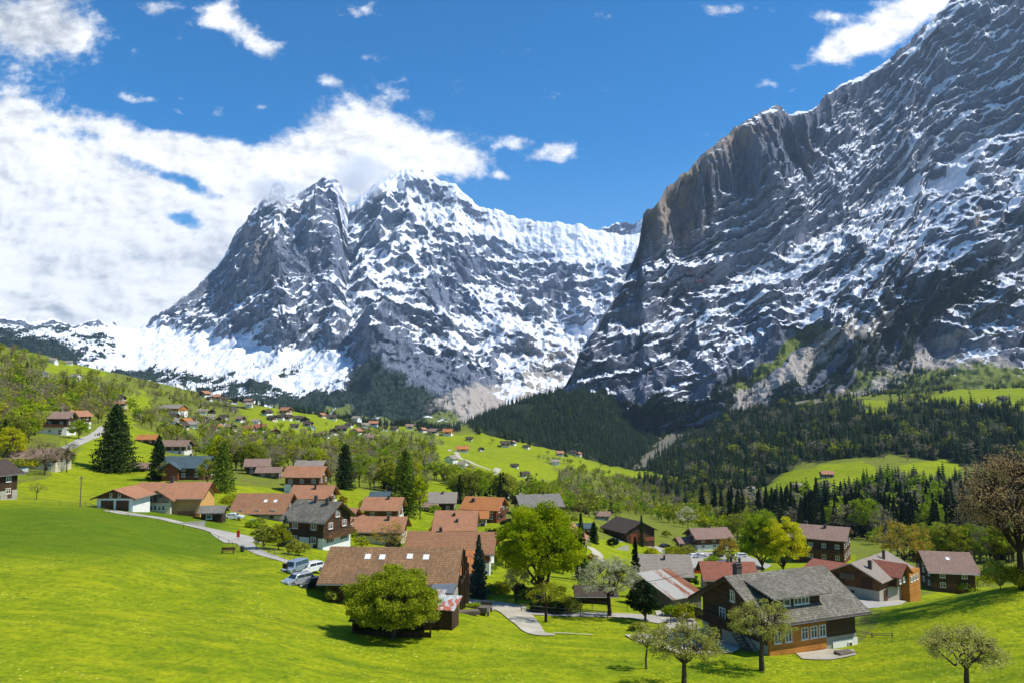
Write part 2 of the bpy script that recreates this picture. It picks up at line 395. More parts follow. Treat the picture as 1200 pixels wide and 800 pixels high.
# ---------------------------------------------------------------- mountains
def rock_material(name, base, dark, warmc, vegc):
    m, g, b = material(name, 0.9, 0.15)
    pos = g.new('ShaderNodeNewGeometry').outputs['Position']
    na = g.noise(pos, 0.004, 6, .6); nb = g.noise(g.mapping(pos, scale=(1, 1, .22)), 0.03, 8, .72); nc = g.noise(pos, .05, 7, .7)
    sc = g.new('ShaderNodeCombineXYZ')
    g.l.new(g.math('MULTIPLY', g.attr('al'), .006), sc.inputs[0]); g.l.new(g.math('MULTIPLY', g.attr('q'), .045), sc.inputs[1])
    nst = g.noise(sc.outputs[0], 1.0, 8, .72)
    def rdg(vec, s):
        n = g.new('ShaderNodeTexNoise', noise_type='RIDGED_MULTIFRACTAL'); g.l.new(vec, n.inputs['Vector'])
        n.inputs['Scale'].default_value = s; n.inputs['Detail'].default_value = 7; n.inputs['Roughness'].default_value = .55; n.inputs['Offset'].default_value = .9; n.inputs['Gain'].default_value = 1.6
        return n.outputs[0]
    fr = g.ss(rdg(g.mapping(pos, scale=(1, 1, .45), rot=(0, .3, 0)), .011), .2, 1.6)
    rock = g.mix(g.ss(nb, .32, .68), dark, base)
    rock = g.mix(g.math('MULTIPLY', g.ss(na, .45, .65), .45), rock, tuple(min(1, c * 1.25) for c in base))
    rock = g.mix(g.math('MULTIPLY', g.ss(nst, .5, .66), .6), rock, tuple(c * .5 for c in dark))
    rock = g.mix(g.math('MULTIPLY', g.ss(fr, .55, .95), .5), rock, tuple(min(1, c * 1.35) for c in base))
    warm = g.math('MULTIPLY', g.attr('warm'), g.ss(nb, .35, .6))
    rock = g.mix(warm, rock, warmc)
    veg = g.ss(g.math('ADD', g.attr('veg'), g.math('MULTIPLY', g.math('SUBTRACT', nc, .5), 1.1)), .4, .62)
    rock = g.mix(veg, rock, vegc)
    vl = g.ss(g.math('ADD', g.attr('grass'), g.math('MULTIPLY', g.math('SUBTRACT', nc, .5), .9)), .4, .65)
    rock = g.mix(vl, rock, (0.14, 0.17, 0.03))
    scr = g.ss(g.math('ADD', g.attr('scree'), g.math('MULTIPLY', g.math('SUBTRACT', nc, .5), .8)), .4, .7)
    rock = g.mix(scr, rock, (0.38, 0.345, 0.31))
    sn = g.math('ADD', g.attr('snow'), g.math('MULTIPLY', g.math('SUBTRACT', nc, .5), .5))
    sn = g.math('ADD', sn, g.math('MULTIPLY', g.math('SUBTRACT', nst, .5), 1.5))
    sn = g.ss(sn, .44, .56)
    col = g.mix(sn, rock, (0.76, 0.79, 0.84))
    g.l.new(col, b.inputs['Base Color'])
    bp = g.new('ShaderNodeBump'); bp.inputs['Strength'].default_value = 1.0; bp.inputs['Distance'].default_value = 9
    hh = g.math('ADD', g.math('MULTIPLY', nb, 1.0), g.math('MULTIPLY', nst, 1.0))
    hh = g.math('ADD', hh, g.math('MULTIPLY', fr, 1.3))
    hh = g.math('MULTIPLY', hh, g.math('SUBTRACT', 1.0, g.math('MULTIPLY', sn, .6)))
    g.l.new(hh, bp.inputs['Height']); g.l.new(bp.outputs[0], b.inputs['Normal'])
    return m

def interp(pts, x):
    p = np.array(pts, float); return np.interp(x, p[:, 0], p[:, 1])

def mountain(name, x0, x1, cols, rows, ridge, ridgeY, foot, footY, gexp, dispf, maskf, mat, back=1500, ridge_noise=4, depthmod=None, smooth_n=2):
    px = np.linspace(x0, x1, cols)
    rp = interp(ridge, px); rn = fbm(px / 9, px * 0 + 3.3, o=4) * ridge_noise
    fp = interp(foot, px); ry = interp(ridgeY, px); fy = interp(footY, px)
    t = np.linspace(0, 1, rows)[:, None]
    PY = fp + (rp - fp) * t + rn * t ** 14; PX = px + 0 * t
    Y = fy + (ry - fy) * t ** gexp
    if depthmod is not None: Y = Y + depthmod(PX, PY)
    dx = (PX - 600) / F; dz = (400 - PY) / F
    yy = CP - SP * dz; U = dx / yy; S = (SP + CP * dz) / yy
    P = np.stack([U * Y, Y, S * Y], -1)
    fade = sstep(t, 0, .04) * (1 - .8 * sstep(t, .93, 1.0)) + 0 * PX
    P = dispf(P, PX, PY, fade)
    # the far side of the mountain
    nb = 14
    last = P[-1]; B = []
    for k in range(1, nb + 1):
        q = last.copy(); f = k / nb
        q[:, 1] += back * f; q[:, 0] *= (q[:, 1] / last[:, 1])
        q[:, 2] = last[:, 2] * (1 - f) ** 1.2 - 150 * f + fbm(q[:, 0] / 300, q[:, 1] / 300, o=4) * 60 * math.sin(f * 3.1)
        B.append(q)
    Q = P.copy()
    for _ in range(smooth_n):
        Q[1:-1, 1:-1] = (Q[1:-1, 1:-1] * 2 + Q[:-2, 1:-1] + Q[2:, 1:-1] + Q[1:-1, :-2] + Q[1:-1, 2:]) / 6
    N = grid_normals(Q)
    A = maskf(P, N, PX, PY, t + 0 * PX)
    full = np.concatenate([P, np.array(B)], 0)
    A['q'] = P_aux.get('q', 0 * PX); A['al'] = P_aux.get('a', 0 * PX)
    if A['q'].shape != PX.shape: A['q'] = P[..., 2]; A['al'] = P[..., 0]
    at = {}
    for k, a in A.items(): at[k] = np.concatenate([a, np.repeat(a[-1:], nb, 0)], 0)
    o = mesh_grid(name, full, mat, at)
    o['kind'] = 'structure'
    return o, P, N, A

def painter(pts, sx=1, base=0.0):
    """sum of soft blobs in photo position (px, py, rx, ry, value, rotation) -> a map carried over to the mesh"""
    def f(PX, PY):
        r = np.full(PX.shape, base)
        for p in pts:
            x, y, rx, ry, v = p[:5]; a = p[5] if len(p) > 5 else 0
            c, s = math.cos(a), math.sin(a); du = PX - x; dv = -(PY - y)
            q = ((du * c + dv * s) / rx) ** 2 + ((dv * c - du * s) / ry) ** 2
            r = r + v * np.exp(-q * .8)
        return r
    return f

P_aux = {}
# ---- the snowy massif in the middle
W_RIDGE = [(-260,350),(-60,372),(0,370),(30,376),(60,373),(85,379),(110,374),(135,380),(158,388),(172,378),(200,358),(222,342),(236,326),(252,312),(266,292),(276,272),(288,258),(298,244),(308,236),(316,224),(322,212),(328,206),(334,220),(342,224),(352,222),(362,219),(372,212),(380,206),(390,205),(398,211),(404,226),(409,243),(416,240),(424,228),(434,219),(446,210),(460,205),(478,198),(492,199),(506,206),(520,214),(532,215),(545,226),(556,236),(572,244),(590,248),(612,255),(640,259),(680,265),(706,270),(730,275),(750,272),(800,280),(880,300)]
W_RY = [(-260,4300),(0,4600),(120,5000),(170,5600),(250,6600),(320,7200),(480,7700),(600,7900),(760,8000),(880,8000)]
W_FOOT = [(-260,470),(0,450),(150,475),(300,500),(450,515),(530,520),(620,515),(700,520),(880,520)]
W_FY = [(-260,2900),(0,3100),(200,3300),(400,3400),(560,3500),(880,3600)]
w_depth = painter([(330,300,30,60,-350),(385,260,24,50,-420),(405,270,8,60,250),(500,420,70,60,-500),(470,330,40,60,-150),(560,340,50,50,300),(640,370,70,40,500),
                   (620,300,90,30,300),(680,420,50,40,350),(560,430,90,30,-150),(430,400,40,60,-250),(300,400,60,50,100),(240,360,40,50,-150,.8),(545,390,14,50,250,.5),(180,395,90,25,500),(360,420,90,30,200)])
w_snow = painter([(190,405,100,20,.75,-.12),(300,425,90,18,.55),(380,440,70,20,.45),(520,230,80,22,.55,-.2),(650,275,120,22,.75,-.05),(700,300,60,20,.4),(560,375,60,14,.35,-.3),
                  (455,290,50,40,.35,-.5),(440,350,60,20,.25),(545,300,14,60,-.35,-.4),(500,300,16,50,-.3,.3),(600,300,40,14,.3,-.3),(600,430,90,12,.30,-.1),(640,450,90,12,.2),(676,388,26,14,.7,.3),(700,350,50,16,.35,.3),(400,250,8,26,.5),(310,262,14,10,.5),(650,335,46,26,-1.0),
                  (385,230,16,36,-.5),(300,285,18,40,-.35),(345,260,10,30,-.3),(510,340,36,30,-.3),(515,458,110,22,-.9),(495,425,80,26,-.95),(560,300,30,20,-.3),(460,400,30,20,-.2),(350,320,70,50,-.45),(250,350,60,30,-.25),(30,395,60,12,-.2),(90,395,50,18,-.05),(530,400,70,9,.6,-.25),(470,215,40,14,.5)], base=.0)
w_veg = painter([(30,412,70,16,.9,-.15),(110,400,50,14,.55,-.3),(20,385,60,10,.4),(300,430,26,9,.8),(350,434,20,10,.7),(270,455,40,8,.8),(440,452,30,28,1.0),(480,470,30,14,.8),(400,470,90,10,.9),(530,480,50,12,.8),(250,444,20,7,.7),(180,440,60,8,.6),(700,470,60,16,.7),(560,458,30,10,.0),(200,462,100,10,.8)])
w_scree = painter([(600,462,60,12,1.0,.2),(570,480,40,12,.8),(520,470,60,20,.35),(640,430,70,30,.5),(660,400,50,20,.4)])
w_warm = painter([(300,292,14,26,.45),(318,300,10,26,.35),(366,262,6,20,.45),(620,350,30,30,.2)])
def w_disp(P, PX, PY, fade):
    x, y, z = P[..., 0], P[..., 1], P[..., 2]
    wx = fbm(x / 900, y / 900, z / 900, o=4) * 160; wz = fbm(x / 700 + 5, y / 700, z / 700, o=4) * 140
    big = ridged((x + wx) / 1500, (z + wz) / 1900, y / 3000, o=6, g=.55) - .9
    # strata: dip to the right at the centre, rising to the right on the left massif
    dip = np.interp(PX, [200, 350, 470, 560, 640, 760], [-.75, -.62, -.2, .42, .28, .15])
    q = z + dip * x * .8 + wz * .38 + fbm(x / 260, y / 260, z / 260, o=3) * 16
    al0 = x * .8 - dip * z * .6
    wv = lambda L, k: fbm(al0 / (L * 5.5) + k, q / (L * 4) + k, o=4, g=.55) * .9
    am = lambda L, k: .12 + .88 * sstep(fbm(al0 / (L * 5) - k, q / (L * 3) + k, o=3), -.3, .5)
    st = saw(q / 300 + wv(300, 1.3)) * am(300, 2.2) * .85 + saw(q / 118 + wv(118, 4.1)) * am(118, 7.7) * .42 + saw(q / 50 + wv(50, 9.4)) * am(50, 3.1) * .2
    gul = ridged((x + wx * .6) / 420, z / 1500, y / 1800, o=5, g=.58) - .8
    fine = fbm(x / 130, y / 130, z / 130, o=5, g=.6)
    cr = ridged((x + z * .5) / 230, (z - .5 * x) / 330, y / 700, o=5, g=.6) - .8
    flat = painter([(200,405,120,22,1,-.1),(320,428,110,18,.9),(640,275,120,20,.8,-.05),(700,300,60,20,.6),(400,440,60,10,.6)])(PX, PY).clip(0, 1)
    P_aux['q'] = q; P_aux['a'] = x * .8 - dip * z * .6
    d = -(big * 350 + st * np.interp(PX, [200, 330, 450, 560], [200, 160, 105, 95]) + gul * 120 + cr * 50 + fine * 20) * (1 - .85 * flat)
    d = d * fade * np.interp(PX, [-260, 0, 170, 240, 880], [.25, .3, .4, 1, 1]) * sstep(-PY, -500, -400).clip(.22, 1)
    P[..., 1] += d; P[..., 0] += d * x / y * 0.6
    P[..., 2] += (fine * 22 + gul * 26) * fade
    return P
def w_mask(P, N, PX, PY, t):
    x, y, z = P[..., 0], P[..., 1], P[..., 2]
    nz = N[..., 2]
    n = fbm(x / 300, y / 300, z / 300, o=4)
    q, al = P_aux['q'], P_aux['a']
    s1 = fbm(al / 300, q / 30, x * 0 + 1.1, o=5, g=.66); s2 = fbm(al / 900, q / 110, x * 0 + 5.1, o=4, g=.55)
    gl = fbm(x / 60 + z / 200, z / 420, y / 900, o=4)
    sn = (nz - .46) * 2.0 + .50 + w_snow(PX, PY) * 1.45 + s1 * .28 + s2 * .66 + fbm(x / 700 + 3, z / 500, y / 900, o=3) * .62 + gl * .16 + .12 * sstep(z, 900, 2000)
    wx = PX + fbm(x / 200, z / 200, o=3) * 14; wy = PY + fbm(x / 200 + 4, z / 200, o=3) * 7
    veg = w_veg(wx, wy) * 1.1 + .22 * sstep(-z, -700, -100) - .1
    sn = sn - 1.2 * sstep(veg, .3, .7)
    grass = sstep(PY, 462, 476) * .75 - .5 * sstep(veg, .4, .8)
    sn = sn - .9 * sstep(PY, 466, 482)
    return {'snow': sn, 'veg': veg, 'warm': w_warm(PX, PY) * 1.3, 'scree': w_scree(wx, wy), 'grass': grass}
W_MAT = rock_material('limestone_rock_and_snow', (0.165, 0.19, 0.245), (0.056, 0.070, 0.105), (0.30, 0.25, 0.20), (0.022, 0.036, 0.026))
wett, WP, WN, WA = mountain('mountain', -260, 880, 1000, 400, W_RIDGE, W_RY, W_FOOT, W_FY, .92, w_disp, w_mask, W_MAT, 2200, 3.0, w_depth)

# ---- the small far peak seen in the gap
def f_disp(P, PX, PY, fade):
    x, y, z = P[..., 0], P[..., 1], P[..., 2]
    P[..., 1] -= (ridged(x / 500, z / 700, y / 900, o=6) - .8) * 260 * fade
    return P
def f_mask(P, N, PX, PY, t):
    return {'snow': .55 + (N[..., 2] - .5) * 1.2 + fbm(P[..., 0] / 80, P[..., 2] / 120, o=4) * .5, 'veg': 0 * PX, 'warm': 0 * PX, 'scree': 0 * PX, 'grass': 0 * PX}
mountain('mountain', 640, 860, 300, 70, [(640,300),(690,272),(706,268),(718,263),(730,260),(742,262),(752,258),(780,262),(860,300)], [(640,10500),(860,10500)], [(640,330),(860,330)], [(640,9700),(860,9700)], 1, f_disp, f_mask, W_MAT, 1500, 3)

# ---- the great wall on the right
E_RIDGE = [(640,478),(662,452),(672,434),(680,414),(690,396),(700,380),(712,362),(722,348),(731,330),(738,314),(744,300),(749,286),(752,268),(755,248),(760,242),(768,239),(774,232),(782,218),(792,210),(800,202),(812,194),(822,180),(832,174),(850,160),(862,148),(875,143),(890,132),(905,126),(916,123),(924,132),(935,127),(948,130),(958,124),(968,110),(976,104),(990,97),(1004,88),(1018,82),(1030,74),(1045,68),(1058,56),(1070,46),(1082,32),(1098,16),(1112,2),(1130,-12),(1160,-40),(1200,-66),(1300,-120),(1450,-150),(1700,-60)]
E_RY = [(640,3000),(690,3150),(750,3500),(850,3900),(1000,4300),(1120,4600),(1300,4700),(1700,4600)]
E_FOOT = [(640,512),(700,505),(780,500),(850,495),(930,480),(1000,480),(1200,475),(1700,470)]
E_FY = [(640,2700),(780,2600),(930,2350),(1000,2250),(1200,1950),(1700,1800)]
e_depth = painter([(850,210,90,50,-160,.5),(1000,240,200,20,260,.55),(900,300,120,14,140,.35),(1150,260,60,60,-260),(950,360,90,60,-220),(820,400,80,60,-150),(770,280,20,60,-120),(1080,330,60,40,-120),(1020,150,20,40,150),(760,470,60,30,-100)])
e_snow = painter([(1120,40,120,40,.35,.6),(1010,200,120,14,.62,.40),(1130,165,110,16,.62,.62),(1180,110,70,16,.5,.6),(820,300,60,8,.30,.35),(900,300,90,10,.35,.25),(960,250,110,12,.30,.3),(1100,225,80,14,.45,.5),(830,375,80,9,.20,.35),
                  (1150,300,80,10,.25,.1),(1000,340,100,14,.10,.3),(760,400,60,30,-.05),(850,190,80,34,-.75,.5),(790,245,40,26,-.75,.6),(930,170,60,28,-.55,.2),(840,440,110,36,-.45),(900,400,60,30,-.3),(1150,260,40,26,-.3),(990,130,40,20,.1),(925,128,30,8,.4),(1152,408,16,5,1.9,.1),(1070,420,80,10,.1),(760,330,20,40,-.2),(760,385,80,50,-.35,.4),(900,370,60,30,-.25),(1000,300,30,60,-.1),
                  (880,480,60,30,-.6),(1000,440,60,30,-.4),(1100,380,90,30,-.1),(1190,400,30,20,.1),(970,420,14,8,.5,.9)], base=-.02)
e_veg = painter([(1130,330,120,28,.50,.15),(1040,390,70,40,.55,.5),(960,410,60,22,.50,.6),(1120,370,60,24,.6),(1000,420,26,20,.8),(860,450,40,10,.6,.55),(1180,340,50,30,.5),(1060,300,60,14,.3,.4),(880,475,90,22,.9,.35),(1000,470,90,20,.8),(1110,440,40,14,.6),(760,490,80,20,1.0),(700,480,40,20,.8),(930,340,60,14,.25,.4),(1060,430,20,26,.7)])
e_scree = painter([(950,415,70,7,1.25,.72),(900,455,50,10,1.2,.5),(1010,385,60,8,1.0,.5),(1075,425,60,9,.7,.15),(1140,415,60,8,.7,.05),(1010,455,60,9,.8,.2),(1190,425,40,8,.5),(920,440,22,8,.6,.8),(1120,395,30,8,.6),(850,400,20,40,.25,.8)])
e_grass = painter([(905,425,60,7,1.2,.75),(960,390,60,8,.6,.5),(1040,450,60,12,1.0,.2),(1170,440,70,20,1.2),(1100,425,60,8,.7),(1130,350,60,12,.35),(1160,385,40,12,.5),(1090,455,60,8,.8),(1010,440,20,8,.5)])
e_warm = painter([(850,170,70,22,.5,.55),(808,205,40,14,.75,.9),(782,250,26,24,.9),(815,255,22,10,.9,.6),(860,160,16,16,.5),(958,178,14,20,.55),(1143,256,9,9,1.3),(880,150,20,14,.35)])
def e_disp(P, PX, PY, fade):
    x, y, z = P[..., 0], P[..., 1], P[..., 2]
    wx = fbm(x / 700, y / 700, z / 700, o=4) * 110; wz = fbm(x / 600 + 5, y / 600, z / 600, o=4) * 70
    band = painter([(850,190,110,36,1,.5),(785,240,40,30,1,.8),(940,170,50,26,1,.2)])(PX, PY).clip(0, 1)    # the upper cliff
    big = ridged((x + wx) / 900, (z + wz) / 1300, y / 2500, o=5, g=.5) - .9
    dip = np.interp(PX, [680, 800, 950, 1100, 1200, 1400], [-.35, -.40, -.42, -.62, -.6, -.6])
    q = z + dip * x + wz * .42 + fbm(x / 240, y / 240, z / 240, o=3) * 9
    al0 = x * .9 + z * .5
    wv = lambda L, k: fbm(al0 / (L * 6) + k, q / (L * 4) + k, o=4, g=.55) * .8
    am = lambda L, k: .35 + .65 * sstep(fbm(al0 / (L * 8) - k, q / (L * 3) + k, o=3), -.35, .35)
    st = saw(q / 190 + wv(190, 1.3)) * am(190, 2.2) * .75 + saw(q / 78 + wv(78, 4.1)) * am(78, 7.7) * .42 + saw(q / 33 + wv(33, 9.4)) * am(33, 3.1) * .2
    gul = ridged((x + wx * .6) / 260, z / 1100, y / 1500, o=5, g=.58) - .8
    pil = ridged((x + wx * .3) / 120, z / 1500 + 4, y / 1500, o=4, g=.5) - .8
    fine = fbm(x / 80, y / 80, z / 80, o=5, g=.6)
    low = sstep(PY, 380, 450) * sstep(PX, 830, 930)
    P_aux['q'] = q; P_aux['a'] = x * .9 + z * .5; P_aux['b'] = band
    d = -(big * 170 + st * 175 * (1 - .8 * band) + gul * 40 * (1 - band * .3) + pil * 120 * band + fine * 10)
    d = d * fade * (1 - low * .75) * sstep(-PY, -520, -440).clip(.2, 1)
    P[..., 1] += d; P[..., 0] += d * x / y * .5
    P[..., 2] += (fine * 12 + gul * 16) * fade
    return P
def e_mask(P, N, PX, PY, t):
    x, y, z = P[..., 0], P[..., 1], P[..., 2]
    n = fbm(x / 200, y / 200, z / 200, o=4)
    q, al = P_aux['q'], P_aux['a']
    s1 = fbm(al / 190, q / 15, x * 0 + 1.1, o=5, g=.66); s2 = fbm(al / 600, q / 55, x * 0 + 5.1, o=4, g=.55)
    sn = (N[..., 2] - .48) * 2.2 + .35 + .12 * sstep(PX, 930, 1080) * (1 - sstep(PY, 300, 360)) + e_snow(PX, PY) * 1.1 + s1 * .42 + s2 * .52 + n * .08 + .12 * sstep(z, 500, 1600) - .9 * sstep(PY, 370, 410) * sstep(PX, 860, 960) - .25 * sstep(PY, 380, 460)
    wx = PX + fbm(x / 90, z / 90, o=3) * 12; wy = PY + fbm(x / 90 + 4, z / 90, o=3) * 8
    veg = e_veg(wx, wy) * (.78 + .9 * s2 + .8 * s1) - .08
    sn = sn - .9 * sstep(veg, .45, .8)
    return {'snow': sn, 'veg': veg, 'warm': e_warm(PX, PY) * 1.2, 'scree': e_scree(wx, wy) * 1.05, 'grass': e_grass(wx, wy)}
E_MAT = rock_material('dark_limestone_wall', (0.150, 0.168, 0.215), (0.056, 0.066, 0.094), (0.27, 0.21, 0.155), (0.030, 0.042, 0.026))
eig, EP, EN, EA = mountain('mountain', 640, 1700, 1150, 560, E_RIDGE, E_RY, E_FOOT, E_FY, .9, e_disp, e_mask, E_MAT, 1600, 3.0, e_depth)
# ---------------------------------------------------------------- object helpers
class MB:
    """collects boxes, prisms and tubes and links them as one mesh object"""
    def __init__(s): s.v = []; s.f = []
    def add(s, vs, fs, M=None):
        o = len(s.v)
        s.v += [tuple(M @ Vector(p)) if M is not None else tuple(p) for p in vs]
        s.f += [tuple(i + o for i in f) for f in fs]
        return s
    def box(s, x0, y0, z0, x1, y1, z1, M=None):
        v = [(x, y, z) for z in (z0, z1) for y in (y0, y1) for x in (x0, x1)]
        return s.add(v, [(0, 2, 3, 1), (4, 5, 7, 6), (0, 1, 5, 4), (2, 6, 7, 3), (0, 4, 6, 2), (1, 3, 7, 5)], M)
    def prism(s, poly, a, b, axis='x', M=None):
        """polygon (in the two other axes) extruded from a to b"""
        n = len(poly)
        def P(t, p):
            return (t, p[0], p[1]) if axis == 'x' else ((p[0], t, p[1]) if axis == 'y' else (p[0], p[1], t))
        v = [P(a, p) for p in poly] + [P(b, p) for p in poly]
        f = [tuple(range(n))[::-1], tuple(range(n, 2 * n))] + [(i, (i + 1) % n, n + (i + 1) % n, n + i) for i in range(n)]
        return s.add(v, f, M)
    def tube(s, p0, p1, r0, r1=None, n=6, M=None):
        r1 = r0 if r1 is None else r1
        p0, p1 = Vector(p0), Vector(p1); d = (p1 - p0)
        if d.length < 1e-6: return s
        a = d.orthogonal().normalized(); b = d.normalized().cross(a)
        v = [p0 + (a * math.cos(t) + b * math.sin(t)) * r0 for t in [2 * math.pi * k / n for k in range(n)]]
        v += [p1 + (a * math.cos(t) + b * math.sin(t)) * r1 for t in [2 * math.pi * k / n for k in range(n)]]
        return s.add(v, [(k, (k + 1) % n, n + (k + 1) % n, n + k) for k in range(n)] + [tuple(range(n))[::-1], tuple(range(n, 2 * n))], M)
    def build(s, name, mat, parent=None, smooth=False, bevel=0):
        me = bpy.data.meshes.new(name); me.from_pydata(s.v, [], s.f)
        bm = bmesh.new(); bm.from_mesh(me); bmesh.ops.recalc_face_normals(bm, faces=bm.faces[:]); bm.to_mesh(me); bm.free()
        me.update()
        me.materials.append(mat)
        if smooth:
            me.polygons.foreach_set('use_smooth', [True] * len(me.polygons))
        o = bpy.data.objects.new(name, me); C.objects.link(o)
        if parent is not None: o.parent = parent
        if bevel:
            b = o.modifiers.new('b', 'BEVEL'); b.width = bevel; b.segments = 2; b.limit_method = 'ANGLE'
        return o
def tag(o, label, cat, group=None, kind=None):
    o['label'] = label; o['category'] = cat
    if group: o['group'] = group
    if kind: o['kind'] = kind
    return o
def empty(name, loc, rz, label, cat, group=None):
    o = bpy.data.objects.new(name, None); C.objects.link(o); o.location = loc; o.rotation_euler = (0, 0, rz)
    o.empty_display_size = .5
    return tag(o, label, cat, group)

# ---------------------------------------------------------------- materials
def obj_co(g): return g.new('ShaderNodeTexCoord').outputs['Object']
def wood(name, a, b_, vertical=True, k=5.0):
    m, g, b = material(name, .8, .2)
    co = obj_co(g)
    sp = g.new('ShaderNodeSeparateXYZ'); g.l.new(co, sp.inputs[0])
    xy = g.math('ADD', sp.outputs[0], sp.outputs[1])
    t = xy if vertical else sp.outputs[2]
    q = g.math('FRACT', g.math('MULTIPLY', t, k))
    gap = g.math('LESS_THAN', q, .10)
    cell = g.math('FLOOR', g.math('MULTIPLY', t, k))
    wn = g.new('ShaderNodeTexWhiteNoise', noise_dimensions='1D'); g.l.new(cell, wn.inputs['W'])
    grain = g.noise(g.mapping(co, scale=(6, 6, .6) if vertical else (.6, .6, 6)), 3, 5, .65)
    big = g.noise(co, .6, 4, .6)
    c = g.mix(g.math('ADD', g.math('MULTIPLY', wn.outputs[0], .5), g.math('MULTIPLY', grain, .5)), a, b_)
    c = g.mix(g.math('MULTIPLY', g.ss(big, .45, .75), .5), c, tuple(x * .45 for x in a))
    c = g.mix(g.math('MULTIPLY', gap, .75), c, tuple(x * .25 for x in a))
    g.l.new(c, b.inputs['Base Color'])
    bp = g.new('ShaderNodeBump'); bp.inputs['Strength'].default_value = .6; bp.inputs['Distance'].default_value = .03
    g.l.new(g.math('SUBTRACT', grain, gap), bp.inputs['Height']); g.l.new(bp.outputs[0], b.inputs['Normal'])
    return m
def plaster(name, c0):
    m, g, b = material(name, .9, .15)
    co = obj_co(g)
    c = g.mix(g.math('MULTIPLY', g.ss(g.noise(co, .8, 6, .65), .4, .75), .35), c0, tuple(x * .62 for x in c0))
    c = g.mix(g.math('MULTIPLY', g.ss(g.noise(g.mapping(co, scale=(3, 3, .4)), 1.2, 4, .6), .55, .75), .3), c, tuple(x * .55 for x in c0))
    g.l.new(c, b.inputs['Base Color'])
    return m
def tiles(name, a, b_, stain, sx=3.2, sy=2.6, moss=.35, mossc=None):
    """rows of roof tiles: local x along the ridge, local y across"""
    m, g, b = material(name, .85, .25)
    co = obj_co(g)
    br = g.new('ShaderNodeTexBrick'); g.l.new(g.mapping(co, scale=(sx, sy, 1)), br.inputs['Vector'])
    br.inputs['Scale'].default_value = 1.0; br.inputs['Mortar Size'].default_value = .07; br.inputs['Mortar Smooth'].default_value = .3
    br.inputs['Brick Width'].default_value = .9; br.inputs['Row Height'].default_value = .9; br.inputs['Bias'].default_value = -.1
    br.inputs['Color1'].default_value = (*a, 1); br.inputs['Color2'].default_value = (*b_, 1)
    br.inputs['Mortar'].default_value = (*[x * .35 for x in a], 1)
    n1 = g.noise(co, .35, 6, .65); n2 = g.noise(g.mapping(co, scale=(2.2, .35, .35)), 1.3, 5, .65); n3 = g.noise(co, 5, 5, .7)
    c = g.mix(g.math('MULTIPLY', g.ss(n1, .42, .68), moss), br.outputs[0], stain)
    c = g.mix(g.math('MULTIPLY', g.ss(n2, .5, .75), .45), c, tuple(x * .55 for x in a))
    c = g.mix(g.math('MULTIPLY', g.ss(n3, .5, .7), .35), c, tuple(x * 1.3 for x in b_))
    if mossc: c = g.mix(g.math('MULTIPLY', g.ss(g.noise(co, 1.3, 5, .7), .55, .7), .55), c, mossc)
    g.l.new(c, b.inputs['Base Color'])
    bp = g.new('ShaderNodeBump'); bp.inputs['Strength'].default_value = .8; bp.inputs['Distance'].default_value = .05
    g.l.new(g.math('SUBTRACT', g.math('MULTIPLY', n3, .4), br.outputs['Fac']), bp.inputs['Height']); g.l.new(bp.outputs[0], b.inputs['Normal'])
    return m
def plain(name, c, rough=.6, metal=0, var=.2, spec=.3):
    m, g, b = material(name, rough, spec)
    n = g.noise(obj_co(g), 2.5, 5, .6)
    g.l.new(g.mix(g.math('MULTIPLY', n, var * 2), c, tuple(x * .5 for x in c)), b.inputs['Base Color'])
    b.inputs['Metallic'].default_value = metal
    return m
M = {}
M['dark_wood'] = wood('dark_weathered_wood', (.040, .022, .012), (.095, .055, .030))
M['brown_wood'] = wood('brown_wood', (.10, .045, .020), (.19, .095, .045))
M['log_wood'] = wood('dark_log_wood', (.040, .024, .013), (.105, .062, .034), vertical=False, k=3.5)
M['red_wood'] = wood('reddish_wood', (.16, .045, .020), (.25, .085, .035))
M['orange_wood'] = wood('orange_varnished_wood', (.38, .15, .025), (.55, .24, .05), vertical=False, k=4)
M['grey_wood'] = wood('grey_weathered_wood', (.10, .085, .065), (.20, .17, .13))
M['white'] = plaster('white_plaster', (.78, .77, .72))
M['cream'] = plaster('cream_plaster', (.58, .51, .36))
M['ochre'] = plaster('ochre_plaster', (.58, .33, .11))
M['stone'] = plaster('grey_rendered_stone', (.36, .34, .28))
M['roof_brown'] = tiles('brown_roof_tiles', (.32, .155, .075), (.40, .205, .105), (.20, .11, .07))
M['roof_barn'] = tiles('aged_brown_roof_tiles', (.24, .130, .060), (.38, .22, .108), (.13, .085, .045), 3.4, 2.8, .6)
M['roof_salmon'] = tiles('salmon_roof_tiles', (.42, .19, .095), (.50, .245, .13), (.28, .145, .085), moss=.5)
M['roof_orange'] = tiles('orange_roof_tiles', (.46, .17, .05), (.53, .23, .08), (.34, .12, .04))
M['roof_red'] = tiles('red_roof_tiles', (.30, .10, .06), (.36, .14, .085), (.20, .09, .06))
M['roof_grey'] = tiles('grey_shingle_roof', (.20, .185, .155), (.29, .27, .225), (.12, .11, .09), mossc=(.13, .12, .05))
M['roof_shingle'] = tiles('old_mossy_shingle_roof', (.145, .13, .10), (.30, .275, .215), (.09, .08, .055), 3.2, 3.4, .6, (.15, .14, .05))
M['roof_light'] = tiles('pale_grey_brown_roof', (.30, .25, .20), (.36, .31, .25), (.22, .18, .14))
M['roof_mauve'] = tiles('mauve_brown_roof', (.27, .175, .13), (.35, .23, .175), (.17, .11, .08))
M['roof_slate'] = tiles('blue_grey_slate_roof', (.065, .105, .12), (.10, .15, .165), (.05, .07, .08))
M['roof_dark'] = tiles('dark_brown_roof', (.07, .05, .038), (.11, .08, .06), (.05, .04, .03))
M['frame'] = plain('white_painted_wood', (.78, .76, .70), .5, var=.1)
M['metal'] = plain('grey_sheet_metal', (.30, .31, .31), .45, .6)
